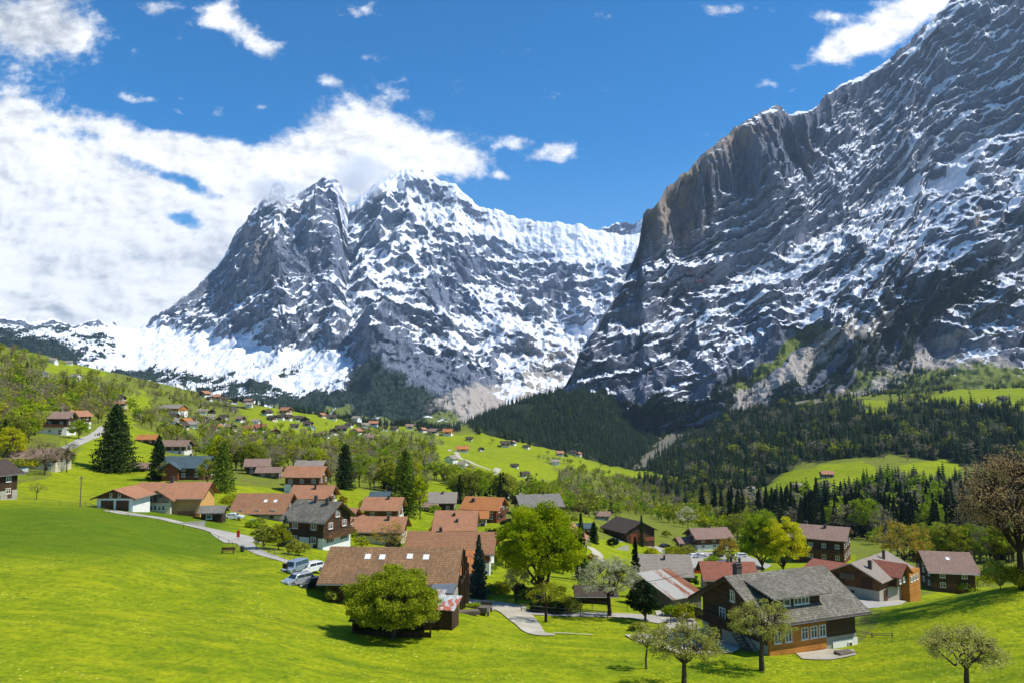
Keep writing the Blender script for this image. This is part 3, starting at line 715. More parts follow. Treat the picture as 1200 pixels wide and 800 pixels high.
M['iron'] = plain('dark_iron', (.045, .042, .04), .6, .3)
M['chimney'] = plain('sooty_chimney', (.09, .075, .065), .9)
M['brick'] = plain('chimney_render', (.30, .24, .19), .9)
M['door'] = wood('brown_plank_door', (.09, .04, .02), (.15, .07, .035), k=7)
M['shutter'] = plain('red_brown_shutter', (.22, .07, .03), .7)
def glass():
    m, g, b = material('window_glass', .08, .6)
    n = g.noise(obj_co(g), .7, 3)
    g.l.new(g.mix(n, (.02, .025, .03), (.10, .12, .14)), b.inputs['Base Color'])
    return m
M['glass'] = glass()
def rust():
    m, g, b = material('rusty_corrugated_iron', .55, .4)
    co = obj_co(g)
    sp = g.new('ShaderNodeSeparateXYZ'); g.l.new(co, sp.inputs[0])
    n = g.noise(g.mapping(co, scale=(1.4, .10, 1)), 1.0, 6, .7); n2 = g.noise(co, 3, 5, .7)
    wn = g.new('ShaderNodeTexWhiteNoise', noise_dimensions='1D'); g.l.new(g.math('FLOOR', g.math('MULTIPLY', sp.outputs[0], 1.1)), wn.inputs['W'])
    f = g.math('ADD', g.math('ADD', g.math('MULTIPLY', n, .75), g.math('MULTIPLY', wn.outputs[0], .22)), g.math('MULTIPLY', n2, .25))
    c = g.mix(g.ss(f, .56, .68), (.50, .47, .40), (.30, .095, .03))
    wv = g.math('SINE', g.math('MULTIPLY', sp.outputs[0], 26.0))
    g.l.new(c, b.inputs['Base Color'])
    bp = g.new('ShaderNodeBump'); bp.inputs['Distance'].default_value = .05
    g.l.new(wv, bp.inputs['Height']); g.l.new(bp.outputs[0], b.inputs['Normal'])
    return m
M['rust'] = rust()
def sheets():
    m, g, b = material('patchwork_sheet_roofing', .6, .3)
    co = obj_co(g)
    v = g.new('ShaderNodeTexVoronoi', distance='CHEBYCHEV'); g.l.new(g.mapping(co, scale=(1.6, .8, .3)), v.inputs['Vector']); v.inputs['Scale'].default_value = 1.4
    sp = g.new('ShaderNodeSeparateXYZ'); g.l.new(v.outputs['Color'], sp.inputs[0])
    c = g.mix(g.ss(sp.outputs[0], .35, .4), (.55, .53, .47), (.42, .13, .08))
    c = g.mix(g.ss(sp.outputs[1], .6, .65), c, (.40, .45, .42))
    g.l.new(c, b.inputs['Base Color']); return m
M['sheets'] = sheets()
def gravel(name, a, b_):
    m, g, b = material(name, .95, .1)
    pos = g.new('ShaderNodeNewGeometry').outputs['Position']
    n = g.noise(pos, .35, 6, .65); n2 = g.noise(pos, 4, 5, .7)
    c = g.mix(g.ss(n, .35, .7), a, b_)
    c = g.mix(g.math('MULTIPLY', g.ss(n2, .45, .7), .35), c, tuple(x * .6 for x in a))
    g.l.new(c, b.inputs['Base Color'])
    return m
M['road'] = gravel('pale_asphalt', (.36, .335, .29), (.46, .43, .37))
M['path'] = gravel('worn_gravel', (.40, .36, .27), (.52, .48, .38))
M['earth'] = gravel('bare_earth', (.16, .11, .06), (.25, .18, .10))

# ---------------------------------------------------------------- roads, paths and yards draped on the ground
def drape(name, poly, mat, lift=.07, step=1.2):
    """poly: list of (x, y) world points, closed"""
    pts = []
    n = len(poly)
    for i in range(n):
        a, b = Vector(poly[i]), Vector(poly[(i + 1) % n]); k = max(1, int((b - a).length / step))
        pts += [a.lerp(b, j / k) for j in range(k)]
    nb = len(pts)
    xs = [p.x for p in pts]; ys = [p.y for p in pts]
    gx, gy = np.meshgrid(np.arange(min(xs), max(xs), step), np.arange(min(ys), max(ys), step))
    ins = in_poly([tuple(p) for p in pts], gx, gy)
    pts += [Vector((float(a), float(b))) for a, b in zip(gx[ins], gy[ins])]
    v, e, f, _, _, _ = delaunay_2d_cdt(pts, [], [list(range(nb))], 1, 1e-4)
    V = np.array([tuple(p) for p in v]); z = H(V[:, 0], V[:, 1]) + lift
    me = bpy.data.meshes.new(name); me.from_pydata([(a, b, c) for (a, b), c in zip(V, z)], [], f)
    bm = bmesh.new(); bm.from_mesh(me); bmesh.ops.recalc_face_normals(bm, faces=bm.faces[:])
    if sum(q.normal.z for q in bm.faces) < 0: bmesh.ops.reverse_faces(bm, faces=bm.faces[:])
    bm.to_mesh(me); bm.free(); me.update()
    me.polygons.foreach_set('use_smooth', [True] * len(me.polygons)); me.materials.append(mat)
    o = bpy.data.objects.new(name, me); C.objects.link(o); o['kind'] = 'structure'
    return o
def smooth_line(P, n=6):
    P = [Vector(p) for p in P]; out = []
    for i in range(len(P) - 1):
        p0, p1, p2, p3 = P[max(i - 1, 0)], P[i], P[i + 1], P[min(i + 2, len(P) - 1)]
        for k in range(n):
            t = k / n
            out.append(.5 * ((2 * p1) + (p2 - p0) * t + (2 * p0 - 5 * p1 + 4 * p2 - p3) * t * t + (3 * p1 - p0 - 3 * p2 + p3) * t ** 3))
    out.append(P[-1]); return out
def road(name, px, width, mat, ymin=60, lift=.07):
    W = width if isinstance(width, (list, tuple)) else [width] * len(px)
    P = smooth_line([(*hit(a, b, ymin).xy, w) for (a, b), w in zip(px, W)])
    L, R = [], []
    for i, p in enumerate(P):
        d = (P[min(i + 1, len(P) - 1)] - P[max(i - 1, 0)]).xy.normalized(); n = Vector((-d.y, d.x)) * (p.z / 2)
        L.append(p.xy + n); R.append(p.xy - n)
    return drape(name, [tuple(p) for p in L + R[::-1]], mat, lift, 1.5)
road('lane', [(128,598),(150,602),(180,606),(215,613),(250,621),(274,628),(287,636)], [4, 6, 4.5, 4, 5, 8, 7], M['road'], 120)
road('footpath', [(284,634),(300,645),(322,653),(345,661),(360,667)], [3, 2.2, 2.0, 2.2, 3], M['road'], 100)
road('road', [(505,701),(530,704),(560,707),(590,711),(612,714)], [6, 7, 7, 7, 4], M['road'], 95)
road('road', [(590,713),(640,718),(700,720),(745,722),(785,727)], [3, 3.0, 3, 3.4, 6], M['road'], 95, .09)
road('path', [(596,712),(608,722),(618,732),(628,741),(650,744)], [5, 4.4, 3.4, 2.6, .8], M['path'], 90, .11)
road('path', [(648,742),(675,743),(695,744)], .4, M['path'], 85, .14)
drape('farmyard', [tuple(hit(a, b, 85).xy) for a, b in [(768,716),(800,712),(812,722),(822,742),(850,752),(872,758),(858,766),(800,768),(764,756),(742,750),(732,744),(766,742),(784,730),(770,724)]], M['path'], .13)
road('road', [(722,632),(752,636),(780,646),(800,656),(818,667)], [4, 5, 6, 9, 12], M['road'], 180)
drape('car_park', [tuple(hit(a, b, 160).xy) for a, b in [(790,648),(820,646),(856,648),(880,652),(905,662),(880,672),(826,672),(806,662)]], M['road'], .12)
drape('farmyard', [tuple(hit(a, b, 104).xy) for a, b in [(985,690),(1050,692),(1075,690),(1060,706),(1010,716),(960,716)]], M['road'], .1)
road('lane', [(60,530),(84,522),(100,514),(112,509),(122,500)], 4, M['road'], 180)
road('lane', [(527,526),(536,532),(548,539),(560,545),(575,550)], 5, M['path'], 600)
road('lane', [(584,548),(581,553),(583,558),(592,565)], 6, M['path'], 450)
road('lane', [(690,640),(700,648),(700,656)], 3, M['path'], 180)
drape('terrace', [tuple(hit(a, b, 70).xy) for a, b in [(930,764),(960,760),(1000,761),(1004,767),(975,773),(940,772)]], M['path'], .09, .6)
# ---------------------------------------------------------------- houses
def rot(x, y, a): return (x * math.cos(a) - y * math.sin(a), x * math.sin(a) + y * math.cos(a))
def site(px, py, ymin, ang, L, W):
    """centre of a footprint whose near foot is seen at (px, py)"""
    p = hit(px, py, ymin)
    half = (abs(L * math.sin(ang)) + abs(W * math.cos(ang))) / 2
    k = 1 + half / p.y
    return Vector((p.x * k, p.y + half, p.z))
def add_window(parent, side, L, W, u, z, w, h, bars=1, mat=None, shut=False, out=.0, box=None):
    """window on a wall of the local frame. side F (-y), B (+y), L (-x), R (+x); u is along the wall"""
    if side == 'F': Mx = Matrix.Translation((u, -W / 2 - out, z))
    elif side == 'B': Mx = Matrix.Translation((u, W / 2 + out, z)) @ Matrix.Rotation(math.pi, 4, 'Z')
    elif side == 'L': Mx = Matrix.Translation((-L / 2 - out, u, z)) @ Matrix.Rotation(-math.pi / 2, 4, 'Z')
    else: Mx = Matrix.Translation((L / 2 + out, u, z)) @ Matrix.Rotation(math.pi / 2, 4, 'Z')
    f = MB(); t = .09; d0, d1 = -.09, .01
    f.box(-w/2, d0, 0, -w/2 + t, d1, h, Mx).box(w/2 - t, d0, 0, w/2, d1, h, Mx).box(-w/2 + t, d0, 0, w/2 - t, d1, t, Mx).box(-w/2 + t, d0, h - t, w/2 - t, d1, h, Mx)
    for k in range(bars):
        x = -w/2 + w * (k + 1) / (bars + 1)
        f.box(x - .04, d0 + .01, t, x + .04, d1, h - t, Mx)
    if h > 1.0: f.box(-w/2 + t, d0 + .02, h * .62, w/2 - t, d1, h * .62 + .05, Mx)
    f.box(-w/2 - .08, d0 - .06, -.07, w/2 + .08, d1, -.002, Mx)
    fr = f.build('window', mat or M['frame'], parent)
    MB().box(-w/2 + t * .5, -.045, t * .5, w/2 - t * .5, .012, h - t * .5, Mx).build('pane', M['glass'], fr)
    if shut:
        for sgn in (-1, 1):
            x = sgn * (w/2 + .22)
            MB().box(x - .2, -.06, 0, x + .2, .01, h, Mx).build('shutter', M['shutter'], fr)
    return fr
def gable_roof(L, W, h, rise, ov, ovg, t=.2, sag=0.0, y_ridge=0.0):
    """roof solid: local x along the ridge"""
    m = MB()
    half = W / 2; sl = rise / half
    x0, x1 = -L/2 - ovg, L/2 + ovg
    e = half + ov; ze = h - sl * ov; zr = h + rise
    m.prism([(-e, ze), (0, zr), (0, zr + t * 1.15), (-e, ze + t)], x0, x1, 'x')
    m.prism([(e, ze), (e, ze + t), (0, zr + t * 1.15), (0, zr)], x0, x1, 'x')
    return m
def chimney(roof, x, y, z0, z1, w=.5, mat=None):
    m = MB().box(x - w/2, y - w/2, z0, x + w/2, y + w/2, z1)
    m.box(x - w/2 - .09, y - w/2 - .09, z1, x + w/2 + .09, y + w/2 + .09, z1 + .1).box(x - w/2 + .05, y - w/2 + .05, z1 + .1, x + w/2 - .05, y + w/2 - .05, z1 + .3)
    m.box(x - w/2 - .02, y - w/2 - .02, z1 + .3, x + w/2 + .02, y + w/2 + .02, z1 + .36)
    return m.build('chimney', mat or M['chimney'], roof)
def skylight(roof, x, yy, W, h, rise, w=.8, l=1.0):
    sl = rise / (W / 2); y = -abs(yy); z = h + rise + sl * y + .24
    a = math.atan(sl)
    Mx = Matrix.Translation((x, y, z)) @ Matrix.Rotation(a, 4, 'X')
    s = MB().box(-w/2, -l/2, -.05, w/2, l/2, .07, Mx).build('skylight', M['frame'], roof)
    return s
def chalet(name, label, cat, px, py, ang, L, W, h, rise, roof, low, up, split=.45, ov=.9, ovg=1.0, chim=(), wins=None, balc=(), ymin=60, group=None, sky=(), door=None, detail=2, loc=None):
    a = math.radians(ang)
    p = site(px, py, ymin, a, L, W) if loc is None else Vector(loc)
    t = empty(name, p, a, label, cat, group)
    hs = h * split
    if split > 0:
        MB().box(-L/2, -W/2, -3.5, L/2, W/2, hs).build('lower_wall', M[low], t)
    k = .05
    MB().prism([(-W/2 + k, hs if split > 0 else -3.5), (W/2 - k, hs if split > 0 else -3.5), (W/2 - k, h), (0, h + rise * (1 - 2 * k / W) - .03), (-W/2 + k, h)], -L/2 + k, L/2 - k, 'x').build('upper_wall' if split > 0 else 'wall', M[up], t)
    r = gable_roof(L, W, h, rise, ov, ovg).build('roof', M[roof], t)
    if detail > 1:
        e = W/2 + ov; sl = rise / (W/2); ze = h - sl * ov
        for x in (-L/2 - ovg - .05, L/2 + ovg + .002):
            MB().prism([(-e, ze - .08), (0, h + rise - .08), (e, ze - .08), (e, ze + .15), (0, h + rise + .15), (-e, ze + .15)], x, x + .048, 'x').build('bargeboard', M['dark_wood'], r)
        for sg in (-1, 1): MB().tube((-L/2 - ovg, sg * (e + .07), ze + .05), (L/2 + ovg, sg * (e + .07), ze + .05), .08, n=6).build('gutter', M['metal'], r)
    for c in chim:
        cx, cy = c[0] * L / 2, c[1] * W / 2
        zt = h + rise * (1 - abs(c[1]))
        chimney(r, cx, cy, zt - .3, zt + (c[2] if len(c) > 2 else .9), c[3] if len(c) > 3 else .5)
    for s in sky: skylight(r, s[0] * L / 2, s[1] * W / 2, W, h, rise)
    if wins is None:
        wins = []
        nf = max(2, int(L / 3.2)); ng = max(2, int(W / 3.5))
        for fl in ([.9] if h < 3.6 else [.9, h * .5 + .75]):
            for i in range(nf): wins.append(('F', (i + .5) / nf - .5, fl))
            for i in range(ng):
                wins.append(('R', (i + .5) / ng - .5, fl)); wins.append(('L', (i + .5) / ng - .5, fl))
        if rise > 1.8: wins += [('R', 0, h + .1), ('L', 0, h + .1)]
    for w in wins:
        sd, u, z = w[:3]; ww = w[3] if len(w) > 3 else 1.15; hh = w[4] if len(w) > 4 else 1.15
        bars = w[5] if len(w) > 5 else 1
        add_window(t, sd, L, W, u * (L if sd in 'FB' else W), z, ww, hh, bars, shut=(detail > 2))
    for sd, z, length, depth in balc:
        b = MB()
        def bx(u0, u1, d0, d1, z0, z1):
            if sd == 'F': b.box(u0, -W/2 - d1, z0, u1, -W/2 - d0, z1)
            elif sd == 'R': b.box(L/2 + d0, u0, z0, L/2 + d1, u1, z1)
            else: b.box(-L/2 - d1, u0, z0, -L/2 - d0, u1, z1)
        l2 = length / 2
        bx(-l2, l2, .0, depth, z - .12, z)
        bx(-l2, l2, depth - .06, depth, z + .9, z + 1.0); bx(-l2, l2, depth - .06, depth, z + .05, z + .14)
        n = int(length / .22)
        for i in range(n):
            u = -l2 + (i + .5) * length / n; bx(u - .07, u + .07, depth - .05, depth - .01, z + .14, z + .9)
        for u in (-l2, l2 - .1): bx(u, u + .1, .0, depth, z + .9, z + .98); bx(u, u + .1, depth - .1, depth - .002, z - .12, z + 1.02)
        b.build('balcony', M['brown_wood'], t)
    if door:
        sd, u, w, hh = door
        dm = MB()
        uu = u * (L if sd in 'FB' else W)
        if sd == 'F': dm.box(uu - w/2, -W/2 - .06, 0, uu + w/2, -W/2 + .03, hh)
        elif sd == 'R': dm.box(L/2 - .03, uu - w/2, 0, L/2 + .06, uu + w/2, hh)
        else: dm.box(-L/2 - .06, uu - w/2, 0, -L/2 + .03, uu + w/2, hh)
        dm.build('door', M['door'], t)
    return t, r

# ---- the big old shingled chalet at the lower right
def main_chalet():
    a = math.radians(23)
    L, W = 12.6, 11.6
    loc = Vector((31.2, 92.8, -27.8))
    t = empty('old_chalet', loc, a, 'large old dark chalet with mossy grey shingle roof, dormer and orange timber bay', 'chalet')
    h, rise = 4.4, 3.25
    lw = MB().box(-L/2, -W/2, -3.5, L/2, W/2, 1.5).build('lower_wall', M['stone'], t)
    MB().box(L/2 - 3.6, -W/2 - .1, -3.5, L/2 + .08, -W/2 + 4, 1.0).build('white_base', M['white'], t)
    add_window(t, 'F', L, W, L/2 - 1.1, .1, .6, .6, 0, out=.12)
    k = .06
    MB().prism([(-W/2 + k, 1.5), (W/2 - k, 1.5), (W/2 - k, h), (0, h + rise - .05), (-W/2 + k, h)], -L/2 + k, L/2 - k, 'x').build('timber_wall', M['log_wood'], t)
    # orange timber bay in the long side
    ob = MB().box(-L/2 - .02, -W/2 - .14, .4, L/2 - 4.6, -W/2 + .2, h - .55).build('timber_bay', M['orange_wood'], t)
    for u in (-5.1, -3.6, -1.3, 0.0, 1.25): add_window(t, 'F', L, W, u - .15, 1.75, .95, 1.3, 1, out=.15)
    # roof: long front slope, shingled
    ov, ovg = 1.1, 1.2; sl = rise / (W / 2); e = W/2 + ov; ze = h - sl * ov; tk = .24
    r = MB(); x0, x1 = -L/2 - ovg, L/2 + ovg
    r.prism([(-e, ze), (0, h + rise), (0, h + rise + tk), (-e, ze + tk)], x0, x1, 'x')
    r.prism([(e, ze), (e, ze + tk), (0, h + rise + tk), (0, h + rise)], x0, x1, 'x')
    r = r.build('roof', M['roof_shingle'], t)
    for x in (x0 - .06, x1 + .01):
        MB().prism([(-e, ze - .15), (0, h + rise - .15), (e, ze - .15), (e, ze + .2), (0, h + rise + .2), (-e, ze + .2)], x, x + .05, 'x').build('bargeboard', M['dark_wood'], r)
    MB().tube((x0, -e - .09, ze + .02), (x1, -e - .09, ze + .02), .1).build('gutter', M['iron'], r)
    f = MB()
    for i in range(14):
        x = x0 + .5 + i * (x1 - x0 - 1) / 13
        f.prism([(-e + .05, ze - .16), (-W/2 + .3, h - .14 + sl * .3 - .02), (-W/2 + .3, h + sl * .3 - .02), (-e + .05, ze - .02)], x, x + .14, 'x')
    f.build('rafters', M['dark_wood'], r)
    # shed dormer
    dx0, dx1 = -L/2 + 1.6, L/2 - 4.4
    yf = -W/2 + .9                                   # front of the dormer
    zf0 = h + rise + sl * yf                         # roof height at the dormer front
    zt = zf0 + 1.5
    yb = -1.15                                        # where the dormer roof meets the main roof
    zb = h + rise + sl * yb + .20
    d = MB().prism([(yf, zf0 - .2), (yb, zb - .4), (yb, zb - .12), (yf, zt)], dx0, dx1, 'x').build('dormer', M['log_wood'], r)
    s2 = (zb - zt) / (yb - yf)
    MB().prism([(yf - .9, zt - .9 * s2 + .0), (yb + .3, zb + .3 * s2), (yb + .3, zb + .3 * s2 + .16), (yf - .9, zt - .9 * s2 + .17)], dx0 - .8, dx1 + .9, 'x').build('dormer_roof', M['roof_shingle'], r)
    for u, w, b in ((dx1 - 4.8, .95, 0), (dx1 - 2.7, 2.2, 3)):
        Mx = (u, -yf * 2)
        add_window(r, 'F', L, -yf * 2, u, zf0 + .32, w, 1.05, b)
    chimney(r, -L/2 + 1.2, .6, h + rise - .8, h + rise + 1.0, .75, M['chimney'])
    # left gable: windows, porch and a steep outside stair
    for u, z, w in ((-3.4, 2.4, 1.9), (1.9, 2.5, 1.1), (0, h + .5, .8)): add_window(t, 'L', L, W, u, z, w, 1.25, 2 if w > 1.5 else 1)
    p = MB().box(-L/2 - 1.3, -.9, 1.9, -L/2 - .02, W/2 - .3, 2.05)
    for i in range(24): p.box(-L/2 - 1.3, -.85 + i * .27, 2.05, -L/2 - 1.25, -.85 + i * .27 + .17, 3.0)
    p.box(-L/2 - 1.35, -.9, 3.0, -L/2 - 1.2, W/2 - .3, 3.1)
    p.build('balcony', M['dark_wood'], t)
    MB().box(-L/2 - .07, -1.2, 1.55, -L/2 + .02, -.2, 3.5).build('door', M['door'], t)
    s = MB()
    for i in range(11):
        z = 1.7 - i * .24; y = -1.3 - i * .32
        s.box(-L/2 - 1.1, y - .32, z - .07, -L/2 - .1, y, z)
    for x in (-L/2 - 1.15, -L/2 - .1):
        s.tube((x, -1.2, 1.65), (x, -4.9, -.85), .08, n=4); s.tube((x, -1.2, 2.6), (x, -4.9, .1), .05, n=4)
        for i in range(6): s.tube((x, -1.3 - i * .7, 1.6 - i * .48), (x, -1.3 - i * .7, 2.55 - i * .48), .035, n=4)
    s.build('stair', M['grey_wood'], t)
    MB().box(-L/2 - .12, 2.2, -2, -L/2 + .02, 4.4, 1.4).build('cellar_door', M['door'], t)
    return t
main_chalet()

# ---- the long barn on the left
t, r = chalet('long_barn', 'long barn with sagging brown tiled roof and four pale roof lights beside the round willow', 'barn', 464, 712, -2.5, 16.0, 10.6, 3.7, 2.9, 'roof_barn', 'stone', 'brown_wood', .16, 1.2, 1.25, wins=[], ymin=85,
             sky=[(-.45, .35), (-.2, .36), (.27, .33), (.55, .35)])
for (u, w) in ((.10, 3.6), (-.18, 1.2)):
    MB().box(u * 16.3 - w/2, -5.3 - .07, .1, u * 16.3 + w/2, -5.3 + .02, 2.6).build('barn_door', M['door'], t)
b = MB()
for y in (-5.1, -2.5, 0, 2.5, 5.1): b.box(9.35, y - .12, -3, 9.6, y + .12, 3.7 + 2.9 * (1 - abs(y) / 5.3) - .1)
b.box(9.38, -5.1, 2.9, 9.58, 5.1, 3.1)
b.build('porch_posts', M['dark_wood'], t)
# lean-to sheds at the barn's near right corner
def lean(name, label, px, py, ang, L, W, h0, h1, roof, wall, ymin=60, cat='shed', ov=.35, loc=None, fill=True):
    a = math.radians(ang); p = site(px, py, ymin, a, L, W) if loc is None else Vector(loc)
    t = empty(name, p, a, label, cat)
    if fill: MB().prism([(-W/2, -3), (W/2, -3), (W/2, h1), (-W/2, h0)], -L/2, L/2, 'x').build('wall', M[wall], t)
    else:
        m = MB()
        for x in (-L/2 + .1, -L/6, L/6, L/2 - .1):
            m.box(x - .09, -W/2, -3, x + .09, -W/2 + .18, h0); m.box(x - .09, W/2 - .18, -3, x + .09, W/2, h1)
        m.box(-L/2, W/2 - .1, -3, L/2, W/2 - .02, h1 - .02); m.box(-L/2, -W/2 + .05, -3, L/2, -W/2 + .1, h0 * .35); m.box(-L/2, -W/2+.1, -3, -L/2 + .06, W/2-.1, h0 - .1)
        m.build('wall', M[wall], t)
    s = (h1 - h0) / W
    r = MB().prism([(-W/2 - ov, h0 - s * ov + .01), (W/2 + ov, h1 + s * ov + .01), (W/2 + ov, h1 + s * ov + .13), (-W/2 - ov, h0 - s * ov + .13)], -L/2 - ov, L/2 + ov, 'x').build('roof', M[roof], t)
    return t, r
lean('lean_to_shed', 'small tall shed with patchwork red and white sheet roof in front of the barn', 523, 738, -14, 2.2, 2.6, 2.3, 3.0, 'sheets', 'dark_wood', 80)
lean('lean_to_shed', 'low lean-to with rusty orange sheet roof squeezed between willow and barn', 506, 728, -10, 2.2, 2.6, 2.3, 2.9, 'rust', 'grey_wood', 80)
lean('lean_to_shed', 'small shed with pale greenish sheet roof against the right corner of the barn', 519, 716, -8, 2.4, 2.2, 2.3, 2.8, 'metal', 'grey_wood', 85)
lean('open_shed', 'dark open-fronted log shed under the round willow', 462, 747, -4, 9.0, 3.0, 1.7, 2.1, 'roof_dark', 'dark_wood', 78, fill=False)

# ---- the farm on the right with red cross gables
def farm_complex():
    # main gabled barn part: ridge runs away from the viewer to the right
    L, W, h, rise = 9.6, 11.0, 4.2, 2.3
    th = math.radians(-46); cn = hit(1031, 705, 118); dx, dy = rot(L/2, -W/2, th)
    t = empty('farmhouse', Vector((cn.x - dx, cn.y - dy, cn.z)), th, 'rambling wooden farmhouse with pinkish roof, red dormer gable and tall rendered base', 'farmhouse')
    # local x points right and towards the viewer; the gable end facing the viewer's left is -y, so use an axis-y prism
    MB().box(-L/2, -W/2, -3, L/2, W/2, 2.0).build('lower_wall', M['stone'], t)
    MB().prism([(-L/2 + .05, 2.0), (L/2 - .05, 2.0), (L/2 - .05, h), (0, h + rise - .04), (-L/2 + .05, h)], -W/2 + .05, W/2 - .05, 'y').build('upper_wall', M['brown_wood'], t)
    r = MB(); sl = rise / (L/2); e = L/2 + 1.0; ze = h - sl
    r.prism([(-e, ze), (0, h + rise), (0, h + rise + .22), (-e, ze + .2)], -W/2 - 1.2, W/2 + 6, 'y')
    r.prism([(e, ze), (e, ze + .2), (0, h + rise + .22), (0, h + rise)], -W/2 - 1.2, W/2 + 6, 'y')
    r = r.build('roof', M['roof_light'], t)
    # red cross gable on the right slope
    g = MB().prism([(-.5, 2.2), (4.6, 2.2), (4.6, 4.5), (2.05, 6.15), (-.5, 4.5)], .3, L/2 + 1.4, 'x'); g.build('gable_wing', M['dark_wood'], t)
    q = MB(); q.prism([(-1.3, 4.0), (2.05, 6.2), (2.05, 6.42), (-1.3, 4.2)], -.4, L/2 + 2.5, 'x'); q.prism([(5.4, 4.0), (5.4, 4.2), (2.05, 6.42), (2.05, 6.2)], -.4, L/2 + 2.5, 'x')
    q.build('red_roof', M['roof_red'], t)
    # orange timber living part behind on the right
    MB().box(L/2 - 3, 5.6, -3, L/2 + 1.6, 11.6, 4.1).build('living_wing', M['orange_wood'], t)
    for u in (6.6, 8.2, 9.8): add_window(t, 'R', L + 3.2, W, u, 2.1, .95, 1.15, 1, out=.02)
    for u in (1.1, 3.1): add_window(t, 'R', L + 2.8, W, u, 2.6, .9, 1.1, 1, out=.02)
    MB().box(L/2 - .02, -3.5, -.3, L/2 + .08, -1.6, 1.9).build('door', M['door'], t)
    add_window(t, 'F', L, W, -.5, .9, 1.2, .5, 0, mat=M['chimney'])
    chimney(r, 2.4, -3.4, h, h + 2.6, .6)
    chimney(r, 1.5, 6, h + 1, h + 3.2, .45)
    # little balcony under the gable
    b = MB().box(-2.2, -W/2 - 1.0, 3.6, .6, -W/2 - .0, 3.75)
    for i in range(11): b.box(-2.2 + i * .26, -W/2 - 1.0, 3.75, -2.2 + i * .26 + .16, -W/2 - .94, 4.6)
    b.build('balcony', M['grey_wood'], t)
    for x in (-2.8, 2.4): MB().box(x - 1.0, -W/2 - .03, 2.2, x + 1.1, -W/2 + .06, 4.2).build('loft_opening', M['dark_wood'], t)
    # left wing with an orange-red roof, set back
    MB().prism([(-4.5, 0), (2.5, 0), (2.5, 4.2), (-1, 5.2), (-4.5, 4.2)], -L/2 - 4.5, -L/2 - .1, 'x').build('side_wing', M['brown_wood'], t)
    q = MB(); q.prism([(-5.4, 3.95), (-1, 5.25), (-1, 5.45), (-5.4, 4.15)], -L/2 - 5.4, -L/2 + 3.4, 'x'); q.prism([(3.4, 3.95), (3.4, 4.15), (-1, 5.45), (-1, 5.25)], -L/2 - 5.4, -L/2 + 3.4, 'x')
    q.build('side_roof', M['roof_red'], t)
farm_complex()

# ---- the two-part house with garages on the left (photo 118-245, 562-600)
t, r = chalet('garage', 'low double garage with two brown doors and wooden gable at the lane end', 'garage', 145, 598, 90, 7.5, 7.4, 2.7, 1.5, 'roof_salmon', 'white', 'brown_wood', .92, .9, .9, wins=[('L', -.12, 2.75, .5, .9, 0), ('L', .12, 2.75, .5, .9, 0)], ymin=135)
for u in (-1.55, 1.55): MB().box(-3.75 - .06, u - 1.3, 0, -3.75 + .02, u + 1.3, 2.1).build('garage_door', M['door'], t)
def yellow_house():
    L, W, h, rise = 14.2, 9.5, 3.7, 2.5
    t, r = chalet('house', 'ochre house with salmon roof and big glazed front gable next to the garages', 'house', 205, 602, 3, L, W, h, rise, 'roof_salmon', 'ochre', 'ochre', .5, 1.0, 1.0, wins=[('F', -.42, .9, 1.3, 1.2, 1)], ymin=135, chim=[(-.12, 0, 1.2, .7)])
    # projecting gabled bay
    g = MB().prism([(-3.9, -3), (1.3, -3), (1.3, 3.6), (-1.3, 5.2), (-3.9, 3.6)], -W/2 - 1.6, -.5, 'y'); g.build('gabled_bay', M['cream'], t)
    q = MB(); q.prism([(-4.9, 2.95), (-1.3, 5.25), (-1.3, 5.47), (-4.9, 3.15)], -W/2 - 2.6, .5, 'y'); q.prism([(2.3, 2.95), (2.3, 3.15), (-1.3, 5.47), (-1.3, 5.25)], -W/2 - 2.6, .5, 'y')
    q.build('bay_roof', M['roof_brown'], t)
    for i in range(4): add_window(t, 'F', L, W, -3.1 + i * 1.18, 2.75 if i in (0, 3) else 2.75, 1.0, 1.2 if i in (0, 3) else 1.75, 0, mat=M['shutter'], out=1.62)
    for i in range(4): add_window(t, 'F', L, W, -2.7 + i * .85, 1.0, .8, 1.1, 0, out=1.62)
    MB().box(-6.4, -W/2 - .04, -.2, -4.6, -W/2 + .02, 2.9).build('timber_panel', M['dark_wood'], t)
    b = MB().box(3.0, -W/2 - 2.2, -.1, 6.8, -W/2 - .1, .02)
    for i in range(16): b.box(3.0 + i * .25, -W/2 - 2.2, .02, 3.0 + i * .25 + .15, -W/2 - 2.14, .95)
    b.build('terrace_fence', M['dark_wood'], t)
yellow_house()
chalet('wood_shed', 'small dark log shed with grey roof between ochre house and white car', 'shed', 250, 611, 5, 4.4, 3.4, 2.0, 1.0, 'roof_grey', 'dark_wood', 'dark_wood', 0, .5, .6, wins=[('F', -.1, .6, 1.2, .9, 0)], ymin=120, detail=1)

